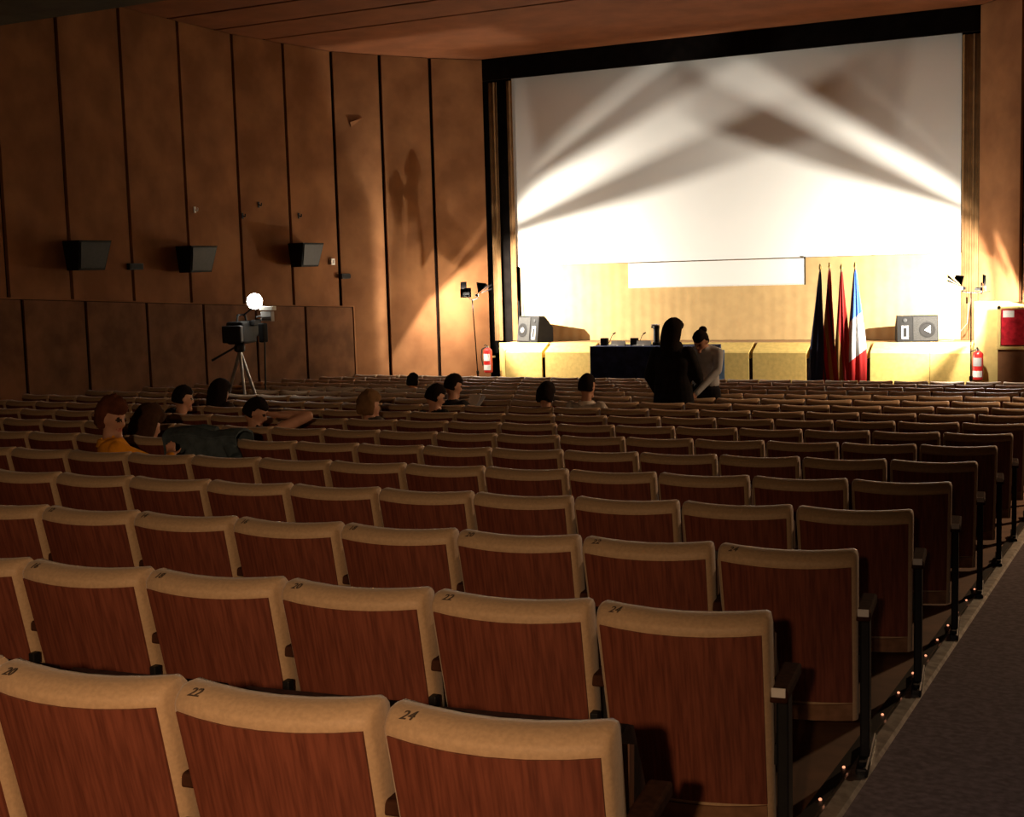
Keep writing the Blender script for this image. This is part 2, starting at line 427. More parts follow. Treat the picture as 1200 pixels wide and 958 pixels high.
sbox((-9.7, 21.33, -1.12), (-4.1, 22.29, STEPZ), 'lower_step', MT['deck'])

# ------------------------------------------------------------------ theatre seats
XE, Y1, DY, IR, XC, P = -1.4606, 2.2715, 1.1485, .0159, -8.2689, .52
NROW, NCOL = 17, 24
HALF = .25
def seat_pos(k, j):
    x = XE-P*j-(.1*(k-5)/7 if k > 5 else 0)+HALF
    y = Y1+(k-1)*DY+((x-HALF-XC)**2-(XE-XC)**2)*IR/2
    return Vector((x, y, fz(y))), math.atan((x-XC)*IR)
def bow(x): return -.042*(1-(x/HALF)**2)
def dip(x): return -.010*(1-(x/HALF)**2)
def rear_y(z): return .160*(.83-z)/.66              # rear face leans: bottom further forward
def make_pad():
    prof = []
    for (dy, z) in ((0, .165), (0, .42), (0, .66), (0, .783), (.003, .797), (.011, .807), (.032, .820), (.050, .829)): prof.append((rear_y(z)+dy, z, 1))
    for (dy, z) in ((.082, .831), (.106, .829), (.120, .813), (.108, .62), (.070, .40), (.035, .165)): prof.append((rear_y(z)+dy, z, 1))
    n = len(prof)
    xs = [(-HALF, .6), (-HALF+.006, .88), (-HALF+.018, 1), (-.17, 1), (-.085, 1), (0, 1), (.085, 1), (.17, 1), (HALF-.018, 1), (HALF-.006, .88), (HALF, .6)]
    mb = MB(); V = []
    for x, s in xs:
        xt = x
        for (yy, z, _) in prof:
            cy, cz = rear_y(z)+.045, z
            yv = cy+(yy-cy)*s; zv = z-(1-s)*.045*max(0, (z-.5)/.33)
            xx = xt*(1-.045*(.83-z)/.66)
            V.append((xx, yv+bow(xt), zv+dip(xt)*(z > .5)*(z-.5)/.33))
    F = []
    for i in range(len(xs)-1):
        for q in range(n): F.append((i*n+q, i*n+(q+1) % n, (i+1)*n+(q+1) % n, (i+1)*n+q))
    F += [tuple(range(n)), tuple(range((len(xs)-1)*n, len(xs)*n))]
    mb.add(V, F); return mb.mesh('back_pad', MT['tan'], True)
def make_panel(z0, z1, inset, off, name, m):
    mb = MB(); nx = 8
    def fn(u, v):
        z = z0+(z1-z0)*v; hw = (HALF-inset)*(1-.045*(.83-z)/.66)
        x = -hw+2*hw*u
        return (x, rear_y(z)+bow(x)-off, z+(dip(x) if v > .5 else 0))
    mb.grid(fn, nx, 2, (0, off+.004, 0)); return mb.mesh(name, m, True)
ME = dict(pad=make_pad(), panel=make_panel(.243, .779, .017, .006, 'back_panel', MT['wood']),
          rail=make_panel(.168, .240, .018, .005, 'bottom_rail', MT['railw']))
cu = MB(); cu.prism([(.20, .41), (.42, .36), (.47, .40), (.45, .50), (.32, .735), (.27, .755), (.19, .74)], -.215, .215); ME['cushion_up'] = cu.mesh('seat_cushion', MT['cushion'], True)
cu = MB(); cu.bbox((-.225, .18, .35), (.225, .62, .44), .03); ME['cushion_down'] = cu.mesh('seat_cushion', MT['cushion'], True)
sh = MB(); sh.prism([(.17, .42), (.215, .40), (.245, .72), (.205, .735)], .216, .236); ME['shell'] = sh.mesh('seat_shell', MT['wood2'])
ar = MB(); ar.bbox((.237, .07, .565), (.293, .36, .602), .008); ME['arm'] = ar.mesh('armrest', MT['armw'])
sd = MB(); sd.bbox((.248, .15, .03), (.282, .235, .566), .006); sd.bbox((.243, .02, 0), (.287, .42, .035), .008); sd.tube((.265, .06, .03), (.265, .06, .05), .014, n=6)
sd.box((.20, .14, .36), (.25, .20, .42)); ME['stand'] = sd.mesh('stand', MT['black'])
tg = MB(); tg.bbox((.247, .064, .585), (.287, .0695, .612), .0015); ME['tag'] = tg.mesh('row_tag', MT['plate'])
br = MB(); br.bbox((.237, .075, .33), (.262, .11, .375), .004); ME['bracket'] = br.mesh('side_bracket', MT['black'])
br = MB(); br.bbox((.237, .055, .45), (.262, .09, .49), .004); ME['bracket2'] = br.mesh('side_bracket', MT['black'])
def ordinal(n):
    o = ['', 'first', 'second', 'third', 'fourth', 'fifth', 'sixth', 'seventh', 'eighth', 'ninth', 'tenth', 'eleventh', 'twelfth', 'thirteenth', 'fourteenth', 'fifteenth', 'sixteenth', 'seventeenth', 'eighteenth', 'nineteenth', 'twentieth']
    return o[n] if n <= 20 else 'twenty-'+o[n-20]
def text_mesh(txt, size, m):
    c = bpy.data.curves.new('txt', 'FONT'); c.body = txt; c.size = size; c.extrude = .0006; c.align_x = 'CENTER'; c.align_y = 'CENTER'; c.resolution_u = 2; c.shear = .25
    o = bpy.data.objects.new('txt', c); COL.objects.link(o)
    me = bpy.data.meshes.new_from_object(o.evaluated_get(bpy.context.evaluated_depsgraph_get()))
    bpy.data.objects.remove(o); me.materials.clear(); me.materials.append(m); return me
def project(pt):
    d = pt-CAM; z = d.dot(fw)
    return (600+FPX*d.dot(rt)/z, 479-FPX*d.dot(up)/z, z)
# (row, column) of every taken seat is filled in before the seats are built
OCC = {}
GROUP = 'rows of tan and mahogany theatre seats'
def build_seats():
    info = []
    for k in range(1, NROW+1):
        for j in range(-0, NCOL):
            pos, rz = seat_pos(k, j)
            a = project(pos+Vector((-.25, 0, .83))) if (pos+Vector((-.25, 0, .83))-CAM).dot(fw) > .2 else None
            b = project(pos+Vector((.28, 0, .83))) if (pos+Vector((.28, 0, .83))-CAM).dot(fw) > .2 else None
            vis = a is not None and b is not None and b[0] > 0 and a[0] < 1200 and min(a[1], b[1]) < 958
            info.append((a[2] if a else 0, k, j, pos, rz, vis))
    inview = sorted([t for t in info if t[5]], key=lambda t: t[0])
    keep = inview[:300]; kk = {(t[1], t[2]) for t in keep}
    for dpt, k, j, pos, rz, _ in keep:
        occ = OCC.get((k, j))
        rw = 'nearest row' if k == 1 else ('row nearest the stage' if k == NROW else ordinal(k)+' row from the camera')
        if j == 0: lab = 'tan and mahogany theatre seat at the aisle end of the '+rw
        else: lab = 'tan and mahogany theatre seat, '+ordinal(j+1)+' from the aisle in '+rw
        s = thing('theatre_seat', lab, 'seat', pos, rz, GROUP)
        link('back_pad', ME['pad'], s); link('back_panel', ME['panel'], s); link('bottom_rail', ME['rail'], s)
        link('seat_cushion', ME['cushion_down' if occ else 'cushion_up'], s)
        if k <= 12 and not occ: link('seat_shell', ME['shell'], s)
        if k <= 12: link('armrest', ME['arm'], s)
        if k <= 5 and j: link('side_bracket', ME['bracket'], s); link('side_bracket', ME['bracket2'], s)
        link('stand', ME['stand'], s)
        if j == 0: link('row_tag', ME['tag'], s)
        if k <= 3 and j <= 6:
            n = link('seat_number', text_mesh(str(24-2*j), .035, MT['ink']), s, (-.19, .0335+bow(-.19), .8255+dip(-.19)*.9))
            n.rotation_euler = (R(31), R(-4), R(-13))
    # seats past the limit or beyond the frame edge, joined
    mb = MB()
    def addmesh(me, mi, M4):
        mb.cur = mi; mb.add([M4 @ v.co for v in me.vertices], [tuple(p_.vertices) for p_ in me.polygons])
    for dpt, k, j, pos, rz, vis in info:
        if (k, j) in kk or (not vis and (k < 2 and j > 8 or j > 23)): continue
        M4 = Matrix.Translation(pos) @ Matrix.Rotation(rz, 4, 'Z')
        for key, mi in (('pad', 0), ('panel', 1), ('rail', 2), ('cushion_up', 3), ('stand', 4)): addmesh(ME[key], mi, M4)
    o = mb.build('theatre_seats_beyond', [MT['tan'], MT['wood'], MT['railw'], MT['cushion'], MT['black']], None, True)
    tag(o, 'remaining tan and mahogany seats at the far left ends of the rows', 'seats'); o['kind'] = 'stuff'

# ------------------------------------------------------------------ lamp stands on both sides of the stage
def barn(L, lines, t, name, parent):
    """opaque flap standing t of the way from the bulb to the screen; its edges are what cut the beam"""
    pts = [L+(q-L)*t for q in lines]
    mb = MB(); n = Vector((0, .003, 0))
    mb.add(pts+[q+n for q in pts], [(0, 1, 2, 3), (7, 6, 5, 4), (0, 4, 5, 1), (1, 5, 6, 2), (2, 6, 7, 3), (3, 7, 4, 0)])
    o = mb.build(name, MT['foil'], parent); return o
def lamp_stand(label, base, top, lean, heads, power, flaps):
    s = thing('floodlight_stand', label, 'lamp', (0, 0, 0), 0, 'twin floodlight stands beside the stage')
    b = Vector(base); tp = Vector(top)
    mid = b.lerp(tp, .38)
    MB().tube(b+Vector((0, 0, .02)), mid, .016, n=8).build('pole', MT['black'], s)
    MB().tube(mid, tp, .010, n=8).build('upper_pole', MT['foil'], s)
    MB().tube(mid-Vector((0, 0, .03)), mid+Vector((0, 0, .04)), .026, n=8).build('clamp', MT['black'], s)
    for a in (90, 210, 330):
        e = b+Vector((math.cos(R(a))*.24, math.sin(R(a))*.24, 0)); e.z = fz(e.y)+.012
        MB().tube(e, b+Vector((0, 0, .42)), .009, n=6).build('leg', MT['black'], s)
    h0, h1 = [Vector(h) for h in heads]
    MB().path([h0+Vector((0, 0, -.05)), tp, h1+Vector((0, 0, -.05))], .009).build('crossbar', MT['black'], s)
    return s
def flood_head(s, c, aimdir, w_=.12, h_=.055):
    d = Vector(aimdir).normalized(); q = d.to_track_quat('Y', 'Z'); M4 = Matrix.Translation(c) @ q.to_matrix().to_4x4()
    hd = MB()
    hd.prism([(-.045, -.018), (.0, -h_/2), (.0, h_/2), (-.045, .018)], -w_/2, w_/2, 0, M4)
    o = hd.build('lamp_head', MT['black'], s)
    MB().bbox((-w_/2+.006, 0.0, -h_/2+.006), (w_/2-.006, .004, h_/2-.006), .001, M4).build('lamp_glass', MT['lampglass'], o)
    MB().path([M4 @ Vector((-w_/2-.005, -.01, 0)), M4 @ Vector((-w_/2-.005, -.01, -.05)), M4 @ Vector((w_/2+.005, -.01, -.05)), M4 @ Vector((w_/2+.005, -.01, 0))], .004).build('yoke', MT['black'], o)
    return o
LY = 21.85
LH0, LH1 = atY(546, 344, LY), atY(560, 346, LY)
s = lamp_stand('thin floodlight stand beside the left wall and stage corner', (atY(560.5, 438, LY).x+.03, LY, fz(LY)), atY(553.5, 352, LY), 0, (LH0, LH1), 0, None)
flood_head(s, LH0, (-.6, .7, .0)); flood_head(s, LH1, (.75, .5, .05))
BL = LH1+Vector((.03, .05, .0))
T = .034
def scr(x, y): return atY(x, y, SY)
# left inner lamp: dark bands on the screen between these lines
barn(BL, [scr(500, 310), scr(1000, 142), scr(1000, 75), scr(500, 304)], T, 'barn_door', s)
barn(BL, [scr(510, 283), scr(1000, -21), scr(1000, -95), scr(510, 282)], T, 'barn_door', s)
barn(BL, [scr(490, 283), scr(830, 14), scr(760, -60), scr(430, -60)], T, 'barn_door', s)
MB().bbox((-.07, -.08, .05), (.10, .012, .054), .001, Matrix.Translation(BL)).build('top_light_block', MT['foil'], s)  # added plate, keeps the stage bulb's light off the ceiling
light('stage_bulb', 'SPOT', BL, STAGE_L_IN, HALO, .005, s, aim=BL+Vector((.70, .70, -.08)), size=R(136), blend=.3)
MB().bbox((-.026, .0, -.08), (-.022, .25, .10), .001, Matrix.Translation(LH0)).build('side_light_block', MT['foil'], s)  # added plate, stops the wall bulb from lighting the screen
MB().bbox((-.14, .036, -.08), (.02, .040, .08), .001, Matrix.Translation(LH0)).build('rear_light_block', MT['foil'], s)  # added plate against the wall bulb raking along the left wall
light('spill_fill', 'POINT', atY(553.5, 352, LY)+Vector((.02, -.04, -.12)), SPILL_L, HALO, .012, s)  # added fill light with no lamp head, for screen and seats
def onwall(A, B):
    A, B = Vector((*A, 0)), Vector((*B, 0)); d = (B-A).normalized(); n = Vector((d.y, -d.x, 0))
    def f(x, y):
        r_ = ray(x, y); return CAM+r_*((A-CAM).dot(n)/r_.dot(n))
    return f
WB = LH0+Vector((-.06, .07, 0)); ow = onwall((-12.09, 23.22), (-12.82, 22.43))
barn(WB, [ow(430, 443), ow(585, 234), ow(585, 50), ow(430, 50)], .045, 'barn_door', s)
barn(WB, [ow(505, 348), ow(585, 273), ow(585, 244), ow(505, 346)], .045, 'barn_door', s)
MB().bbox((-.002, .0, .05), (.04, .12, .053), .001, Matrix.Translation(WB)).build('top_light_block', MT['foil'], s)  # added plate, darkens the screen's upper left corner
light('wall_bulb', 'POINT', WB, STAGE_L_OUT, HALO, .004, s)
LY = 21.7
RH0, RH1 = atY(1127, 338, LY), atY(1148, 339, LY)
s = lamp_stand('thin floodlight stand at the right corner of the stage', (atY(1138, 440, LY).x, LY, fz(LY)), atY(1138, 343, LY), 0, (RH0, RH1), 0, None)
flood_head(s, RH0, (-.75, -.3, .05)); flood_head(s, RH1, (.5, .7, .0))
BR = RH0+Vector((-.06, .05, .0))
barn(BR, [scr(1235, 285), scr(800, 138), scr(800, 78), scr(1235, 283.5)], T, 'barn_door', s)
barn(BR, [scr(1225, 274), scr(800, 15), scr(800, -75), scr(1225, 267)], T, 'barn_door', s)
barn(BR, [scr(1245, 261), scr(1000, 20), scr(1050, -90), scr(1330, -90)], T, 'barn_door', s)
MB().bbox((-.10, -.08, .05), (.07, .012, .054), .001, Matrix.Translation(BR)).build('top_light_block', MT['foil'], s)  # added plate over the bulb, shades the ceiling
light('stage_bulb', 'SPOT', BR, STAGE_R_IN, HALO, .005, s, aim=BR+Vector((-.64, .76, -.08)), size=R(122), blend=.3)
MB().bbox((.016, .0, -.08), (.020, .19, .10), .001, Matrix.Translation(RH1)).build('side_light_block', MT['foil'], s)  # added plate, shields screen and left wall from the wall bulb
MB().bbox((.044, -.01, -.044), (.14, .17, -.040), .001, Matrix.Translation(RH1)).build('lower_light_block', MT['foil'], s)  # added plate, keeps the wall bulb's light off the pier below
SB = atY(1138, 343, LY)+Vector((-.03, -.04, -.12))
MB().bbox((-.03, -.001, -.05), (.03, .001, .05), .0005, Matrix.Translation(SB+Vector((-.026, -.015, 0))) @ Matrix.Rotation(R(120), 4, 'Z')).build('spill_light_block', MT['foil'], s)  # added plate, keeps the fill light off the left wall
light('spill_fill', 'POINT', SB, SPILL_R, HALO, .012, s)  # added fill light below the heads, not one of the stand's lamps
WB = RH1+Vector((.05, .07, 0)); ow = onwall((-2.84, 23.22), (-2.12, 22.44))
barn(WB, [ow(1130, 172), ow(1215, 385), ow(1215, -20), ow(1130, -20)], .045, 'barn_door', s)
barn(WB, [ow(1130, 231), ow(1183, 327), ow(1183, 322), ow(1130, 201)], .045, 'barn_door', s)
MB().bbox((-.04, .0, .05), (.002, .12, .053), .001, Matrix.Translation(WB)).build('top_light_block', MT['foil'], s)  # added plate, darkens the screen's upper right corner
light('wall_bulb', 'POINT', WB, STAGE_R_OUT, HALO, .004, s)

# ------------------------------------------------------------------ things on and before the stage
def stage_speaker(label, loc, rz, wdt, hgt, dep, flip):
    s = thing('stage_loudspeaker', label, 'loudspeaker', loc, rz, 'black loudspeakers lying on the stage')
    # wedge cabinet: local y = -dep/2 faces the audience; face tilts back
    b = MB(); t = .07
    b.prism([(-dep/2, 0), (dep/2, 0), (dep/2, hgt*.55), (-dep/2+t+.14, hgt), (-dep/2+t, hgt)], -wdt/2, wdt/2, 0)
    b.build('cabinet', MT['spk'], s)
    sg = -1 if flip else 1
    def face(u, v, off=0):                            # u across, v up the tilted face
        return Vector((u*wdt/2, -dep/2+t*v-off, hgt*v))
    def patch(u0, u1, v0, v1, o0, o1, name, m):
        mb = MB(); A = [face(u0, v0, o0), face(u1, v0, o0), face(u1, v1, o0), face(u0, v1, o0)]; B = [face(u0, v0, o1), face(u1, v0, o1), face(u1, v1, o1), face(u0, v1, o1)]
        mb.add(A+B, [(0,1,2,3),(7,6,5,4),(0,4,5,1),(1,5,6,2),(2,6,7,3),(3,7,4,0)]); return mb.build(name, m, s)
    a0, a1 = (-.95, .22) if not flip else (-.22, .95)
    g = patch(a0, a1, .05, .95, 0, .012, 'grille', MT['grille'])
    h0, h1 = (.34, .92) if not flip else (-.92, -.34)
    patch(h0, h1, .05, .95, 0, .006, 'horn_plate', MT['spk'])
    patch(h0+.12, h1-.12, .12, .62, .006, .016, 'horn_rim', MT['horn'])
    patch(h0+.20, h1-.20, .20, .54, .016, .020, 'horn_mouth', MT['spk'])
    c = face((a0+a1)/2+(.1 if flip else -.1), .46, .012)
    q = Matrix.Translation(c) @ Matrix.Rotation(R(90)-math.atan2(t, hgt), 4, 'X')
    MB().lathe([(.13, 0), (.135, .006), (.11, .008), (.10, .004)], 20, q).build('cone_ring', MT['spk'], g)
    if flip: MB().prism([(-.05, -.01), (.05, -.06), (.05, .07)], .013, .02, 2, q).build('cone_badge', MT['horn'], g)
    else: MB().lathe([(.05, .008), (.045, .02), (.02, .028)], 16, q).build('cone_cap', MT['horn'], g)
    c = face((h0+h1)/2, .82, .006); q = Matrix.Translation(c) @ Matrix.Rotation(R(90)-math.atan2(t, hgt), 4, 'X')
    MB().lathe([(.035, 0), (.035, .012), (.022, .014)], 14, q).build('port', MT['black'], s)
    return s
stage_speaker('black wedge loudspeaker on the left end of the stage, turned toward the wall', (-10.98, 22.98, .262), R(-24), .60, .50, .42, False)
stage_speaker('black wedge loudspeaker on the right end of the stage beside the flags', (-3.80, 22.98, .262), R(16), .66, .44, .44, True)
# cables
tag(MB().path([(-11.47, 23.30, 1.05), (-11.46, 23.28, .75), (-11.40, 23.22, .5), (-11.22, 23.15, .30)], .008).build('speaker_cable', MT['black']), 'dark cable hanging down to the left stage loudspeaker', 'cable')
tag(MB().path([(-2.98, 23.2, .9), (-3.0, 23.15, .55), (-3.2, 22.95, .275), (-3.4, 22.85, .270)], .006).build('floor_cable', MT['grey']), 'thin cable lying on the right end of the stage', 'cable')

def extinguisher(label, loc, h, r, hose):
    s = thing('fire_extinguisher', label, 'fire extinguisher', loc, 0, 'fire extinguishers beside the stage')
    MB().lathe([(r*.75, 0), (r, .02), (r, h*.74), (r*.85, h*.80), (r*.35, h*.86)], 18).build('cylinder', MT['red'], s, True)
    MB().lathe([(r*.3, h*.85), (r*.3, h*.91), (r*.15, h*.93)], 10).build('valve', MT['grey'], s)
    MB().path([(0, 0, h*.92), (.0, -.10, h*.97), (0, -.14, h*.95)], .010).build('handle', MT['black'], s)
    MB().path([(-.02, 0, h*.9), (-r*1.35, -.02, h*.82), (-r*1.6, -.02, h*.55), (-r*1.2, -.02, h*.25)], .010).build('hose', MT['black'], s)
    lb = MB(); n = 8
    def fn(u, v): a = R(-150+120*u); return (math.cos(a)*(r+.002), math.sin(a)*(r+.002), h*(.10+.18*v))
    lb.grid(fn, n, 1, (0, .002, 0)); lb.build('label_plate', MT['plate'], s)
    lb = MB()
    def fn(u, v): a = R(-140+100*u); return (math.cos(a)*(r+.002), math.sin(a)*(r+.002), h*(.42+.24*v))
    lb.grid(fn, n, 1, (0, .002, 0)); lb.build('label_band', MT['horn' if hose else 'plate'], s)
    MB().box((-.03, r-.01, h*.5), (.03, r+.17, h*.56)).build('wall_bracket', MT['grey'], s)
    return s
extinguisher('red fire extinguisher by the left stage corner with white labels', (-11.70, 22.36, -.30), .56, .085, False)
extinguisher('red fire extinguisher by the right stage corner under the floodlight stand', (-2.73, 22.36, -.34), .56, .085, True)

# red cabinet under the overhang on the right
s = thing('red_wall_cabinet', 'red framed wall cabinet under the overhang right of the stage', 'cabinet', (-1.9, 22.6, .2))
MB().bbox((-.50, -.06, .02), (.9, .02, .60), .006).build('body', MT['redcloth'], s)
f = MB(); f.bbox((-.56, -.08, 0), (-.50, .02, .66), .006); f.bbox((-.56, -.08, .60), (.96, .02, .66), .006); f.bbox((.9, -.08, 0), (.96, .02, .66), .006); f.build('frame', MT['beige'], s)
MB().bbox((-.47, -.072, .47), (-.30, -.062, .58), .002).build('white_label', MT['plate'], s)

# conference table
tb = thing('conference_table', 'long table under a navy cloth in front of the stage', 'table', (-8.05, 21.72, STEPZ))
MB().bbox((-1.08, -.32, .75), (1.08, .32, .79), .005).build('table_top', MT['wood2'], tb)
for x in (-1.0, 1.0):
    for y in (-.26, .26): MB().box((x-.025, y-.025, 0), (x+.025, y+.025, .75)).build('leg', MT['black'], tb)
cl = thing('tablecloth', 'navy floor-length cloth covering the conference table', 'tablecloth', (-8.05, 21.72, STEPZ))
def skirt(u, v):
    # perimeter walk: front and both sides
    L = [(-1.10, .34), (-1.10, -.34), (1.10, -.34), (1.10, .34)]
    seg = [.68, 2.20, .68]; tot = sum(seg); d_ = u*tot; i = 0
    while i < 2 and d_ > seg[i]: d_ -= seg[i]; i += 1
    a, b = Vector(L[i]), Vector(L[i+1]); q = a.lerp(b, min(1, d_/seg[i])); nrm = [Vector((-1, 0)), Vector((0, -1)), Vector((1, 0))][i]
    q = q+nrm*(.018*(1-v)*math.sin(u*tot*2*math.pi/.23)+.014*(1-v))
    return (q.x, q.y, .012+v*.785)
MB().grid(skirt, 150, 4).build('skirt', MT['navy'], cl, True)
MB().bbox((-1.105, -.345, .792), (1.105, .345, .800), .003).build('cloth_top', MT['navy'], cl)
tag(MB().bbox((0, -.02, 0), (.03, .62, .70), .008).build('lit_cloth_end', MT['blue'], None, False, (-6.91, 21.42, STEPZ)), 'lit right end of the navy tablecloth, painted bright blue', 'panel')  # cloth end as a slab, its lamp light painted in as brighter blue
TZ = STEPZ+.802
def tpx(x, Y=21.72): return atY(x, 404, Y).x
for i, (px, lab) in enumerate(((709, 'left'), (744, 'middle'))):
    s = thing('gooseneck_microphone', 'black box microphone base with thin gooseneck, '+('nearest the left table end' if i == 0 else 'between the two name cards'), 'microphone', (tpx(px), 21.70, TZ), 0, 'microphones on the conference table')
    MB().bbox((-.065, -.05, 0), (.065, .05, .13), .01).build('base', MT['black'], s)
    MB().path([(.06, 0, .03), (.10, 0, .06), (.14, 0, .16), (.175, 0, .205)], .006).build('gooseneck', MT['black'], s)
    MB().tube((.17, 0, .20), (.215, 0, .225), .014, .011).build('capsule', MT['black'], s)
for i, px in enumerate((727, 757)):
    s = thing('name_card', 'white folded name card '+('between the two table microphones' if i == 0 else 'beside the upright dark device on the table'), 'name card', (tpx(px), 21.62, TZ), 0, 'name cards on the conference table')
    MB().prism([(-.04, 0), (0, .085), (.004, .085), (.044, 0), (.040, 0), (.002, .078), (-.036, 0)], -.13, .13, 0).build('card', MT['paper'], s)
    MB().bbox((-.16, -.13, 0), (.02, -.06, .012), .002).build('sheet', MT['paper'], s)
s = thing('upright_device', 'tall dark upright device with a pale flat cap on the table', 'device', (tpx(768), 21.78, TZ))
MB().lathe([(.07, 0), (.075, .04), (.055, .06), (.052, .28), (.06, .30), (.06, .34)], 14).build('column', MT['black'], s)
MB().bbox((-.07, -.06, .34), (.045, .06, .365), .006).build('cap', MT['plate'], s)
MB().bbox((-.09, -.02, .30), (-.05, .02, .335), .005).build('knob', MT['black'], s)

# flags
def flag_mat(name, stops, k=0, kx=0, rep=0):
    m = bpy.data.materials.new(name); m.use_nodes = True; nt = m.node_tree; b = nt.nodes['Principled BSDF']
    b.inputs['Roughness'].default_value = .85
    tc = nt.nodes.new('ShaderNodeTexCoord'); sp = nt.nodes.new('ShaderNodeSeparateXYZ'); nt.links.new(tc.outputs['Object'], sp.inputs[0])
    mu = nt.nodes.new('ShaderNodeMath'); mu.operation = 'MULTIPLY_ADD'; nt.links.new(sp.outputs['X'], mu.inputs[0]); mu.inputs[1].default_value = kx
    mz = nt.nodes.new('ShaderNodeMath'); mz.operation = 'MULTIPLY'; nt.links.new(sp.outputs['Z'], mz.inputs[0]); mz.inputs[1].default_value = k
    nt.links.new(mz.outputs[0], mu.inputs[2])
    r = nt.nodes.new('ShaderNodeValToRGB'); r.color_ramp.interpolation = 'CONSTANT'
    last = mu.outputs[0]
    if rep:
        fr = nt.nodes.new('ShaderNodeMath'); fr.operation = 'FRACT'; nt.links.new(last, fr.inputs[0]); last = fr.outputs[0]
    nt.links.new(last, r.inputs[0])
    e = r.color_ramp.elements
    e[0].position = stops[0][0]; e[0].color = (*stops[0][1], 1); e[1].position = stops[1][0]; e[1].color = (*stops[1][1], 1)
    for p_, c in stops[2:]:
        q = e.new(p_); q.color = (*c, 1)
    nt.links.new(r.outputs[0], b.inputs['Base Color']); return m
RED, YEL = (.50, .012, .010), (.75, .40, .03)
FM = [flag_mat('flag_navy', [(0, (.010, .016, .06)), (.985, (.012, .020, .07))], .9, 3.1, 1),
      flag_mat('flag_red_gold', [(0, RED), (.30, (.38, .16, .03)), (.62, (.30, .012, .01)), (.86, (.05, .03, .04))], .55, 5.0, 1),
      flag_mat('flag_red_gold_b', [(0, (.30, .15, .03)), (.34, (.34, .008, .008)), (.80, (.5, .02, .012))], .42, 4.2, 1),
      flag_mat('flag_tricolour', [(0, (.62, .02, .018)), (.3, (.80, .80, .80)), (.66, (.05, .16, .62))], .54, -.45)]
FL = [(961, 310, 'dark navy draped flag, leftmost of the four before the stage', 20, 15, -.04),
      (972, 308, 'dull red and gold draped flag beside the navy flag', 20, 14, 0),
      (986, 310, 'deep red draped flag with gold edges beside the tricolour', 21, 16, .0),
      (1002, 308, 'blue, white and red draped flag, rightmost of the four', 23, 22, .0)]
for i, (px, py, lab, wd, wr_, sk) in enumerate(FL):
    Yf = 21.75+.05*(i % 2)
    tp = atY(px, py, Yf); base = Vector((tp.x+[-.05, -.02, -.01, -.03][i], Yf, STEPZ))
    s = thing('draped_flag', lab, 'flag', base, 0, 'flags before the stage')
    H = tp.z-STEPZ; dx = tp.x-base.x
    MB().lathe([(.15, 0), (.15, .02), (.05, .04), (.03, .08)], 16).build('base', MT['black'], s)
    MB().tube((0, 0, .03), (dx, 0, H-.08), .013, n=8).build('pole', MT['wood2'], s)
    MB().lathe([(.012, 0), (.028, .03), (.022, .06), (.006, .10)], 10, Matrix.Translation((dx, 0, H-.09))).build('finial', MT['gold'], s)
    rnd = random.Random(i+11); p1 = rnd.uniform(0, 6)
    W_ = [.088, .080, .086, .118][i]
    def fn(u, v, i=i, W_=W_, p1=p1, dx=dx, H=H):
        a = 2*math.pi*u; t = 1-v
        r = .016+W_*min(1, (t/.72))**.85
        r *= 1+.30*math.sin(3*a+p1+1.5*t)*min(1, t*2)+.14*math.sin(7*a+p1*2)
        cx = dx*(v)+([-.02, .0, .02, .03][i])*t
        return (cx+r*math.cos(a), .62*r*math.sin(a), .16+(H-.28)*v+.03*math.sin(2*a+p1)*t)
    MB().grid(fn, 48, 24).build('cloth', FM[i], s, True)

# ------------------------------------------------------------------ television camera on tripod
Yt = 14.2
cx = atY(284, 390, Yt); zf = fz(Yt)
tv = thing('television_camera', 'dark television camera on a tripod with a glaring lamp on top', 'camera', (cx.x, Yt, zf))
def L(px, py): v = atY(px, py, Yt); return Vector((v.x-cx.x, 0, v.z-zf))
ht = L(281, 411)
for (fx, fy) in ((-.42, -.12), (.34, -.30), (.18, .42)):
    lg = MB(); e = Vector((ht.x+fx, fy, 0)); e.z = fz(Yt+fy)-zf+.01
    m_ = ht.lerp(e, .5); lg.tube(ht, m_, .022, .02, 8); lg.tube(m_, e, .013, .011, 8); lg.build('tripod_leg', MT['grey'], tv)
MB().lathe([(.05, -.02), (.075, .0), (.075, .06), (.05, .10)], 14, Matrix.Translation(ht)).build('tripod_head', MT['black'], tv)
MB().tube(ht+Vector((-.05, -.05, .04)), L(265, 421)+Vector((0, -.3, 0)), .014, .017).build('pan_handle', MT['black'], tv)
rot = Matrix.Translation(L(284, 389)) @ Matrix.Rotation(R(17), 4, 'Z') @ Matrix.Scale(1.2, 4)
b = MB(); b.bbox((-.10, -.24, -.13), (.10, .20, .12), .025, rot); b.bbox((-.06, .20, -.07), (.06, .36, .07), .02, rot); b.build('camera_body', MT['spk'], tv)
q = rot @ Matrix.Translation((0, .36, 0)) @ Matrix.Rotation(R(-90), 4, 'X')
MB().lathe([(.055, 0), (.06, .10), (.075, .14), (.075, .20)], 16, q).build('lens', MT['black'], tv)
MB().bbox((.10, -.02, .06), (.15, .22, .13), .015, rot).build('viewfinder', MT['spk'], tv)
MB().path([rot @ Vector((0, -.15, .11)), rot @ Vector((0, -.12, .19)), rot @ Vector((0, .10, .19)), rot @ Vector((0, .14, .11))], .014).build('handle', MT['black'], tv)
MB().bbox((-.11, -.34, -.11), (.11, -.24, .08), .015, rot).build('battery', MT['black'], tv)
MB().bbox((-.04, -.245, .0), (.05, -.24+.0, .03), .002, Matrix.Translation((0, -.11, .02)) @ rot).build('panel_tag', MT['grey'], tv)
lp = L(298, 353)
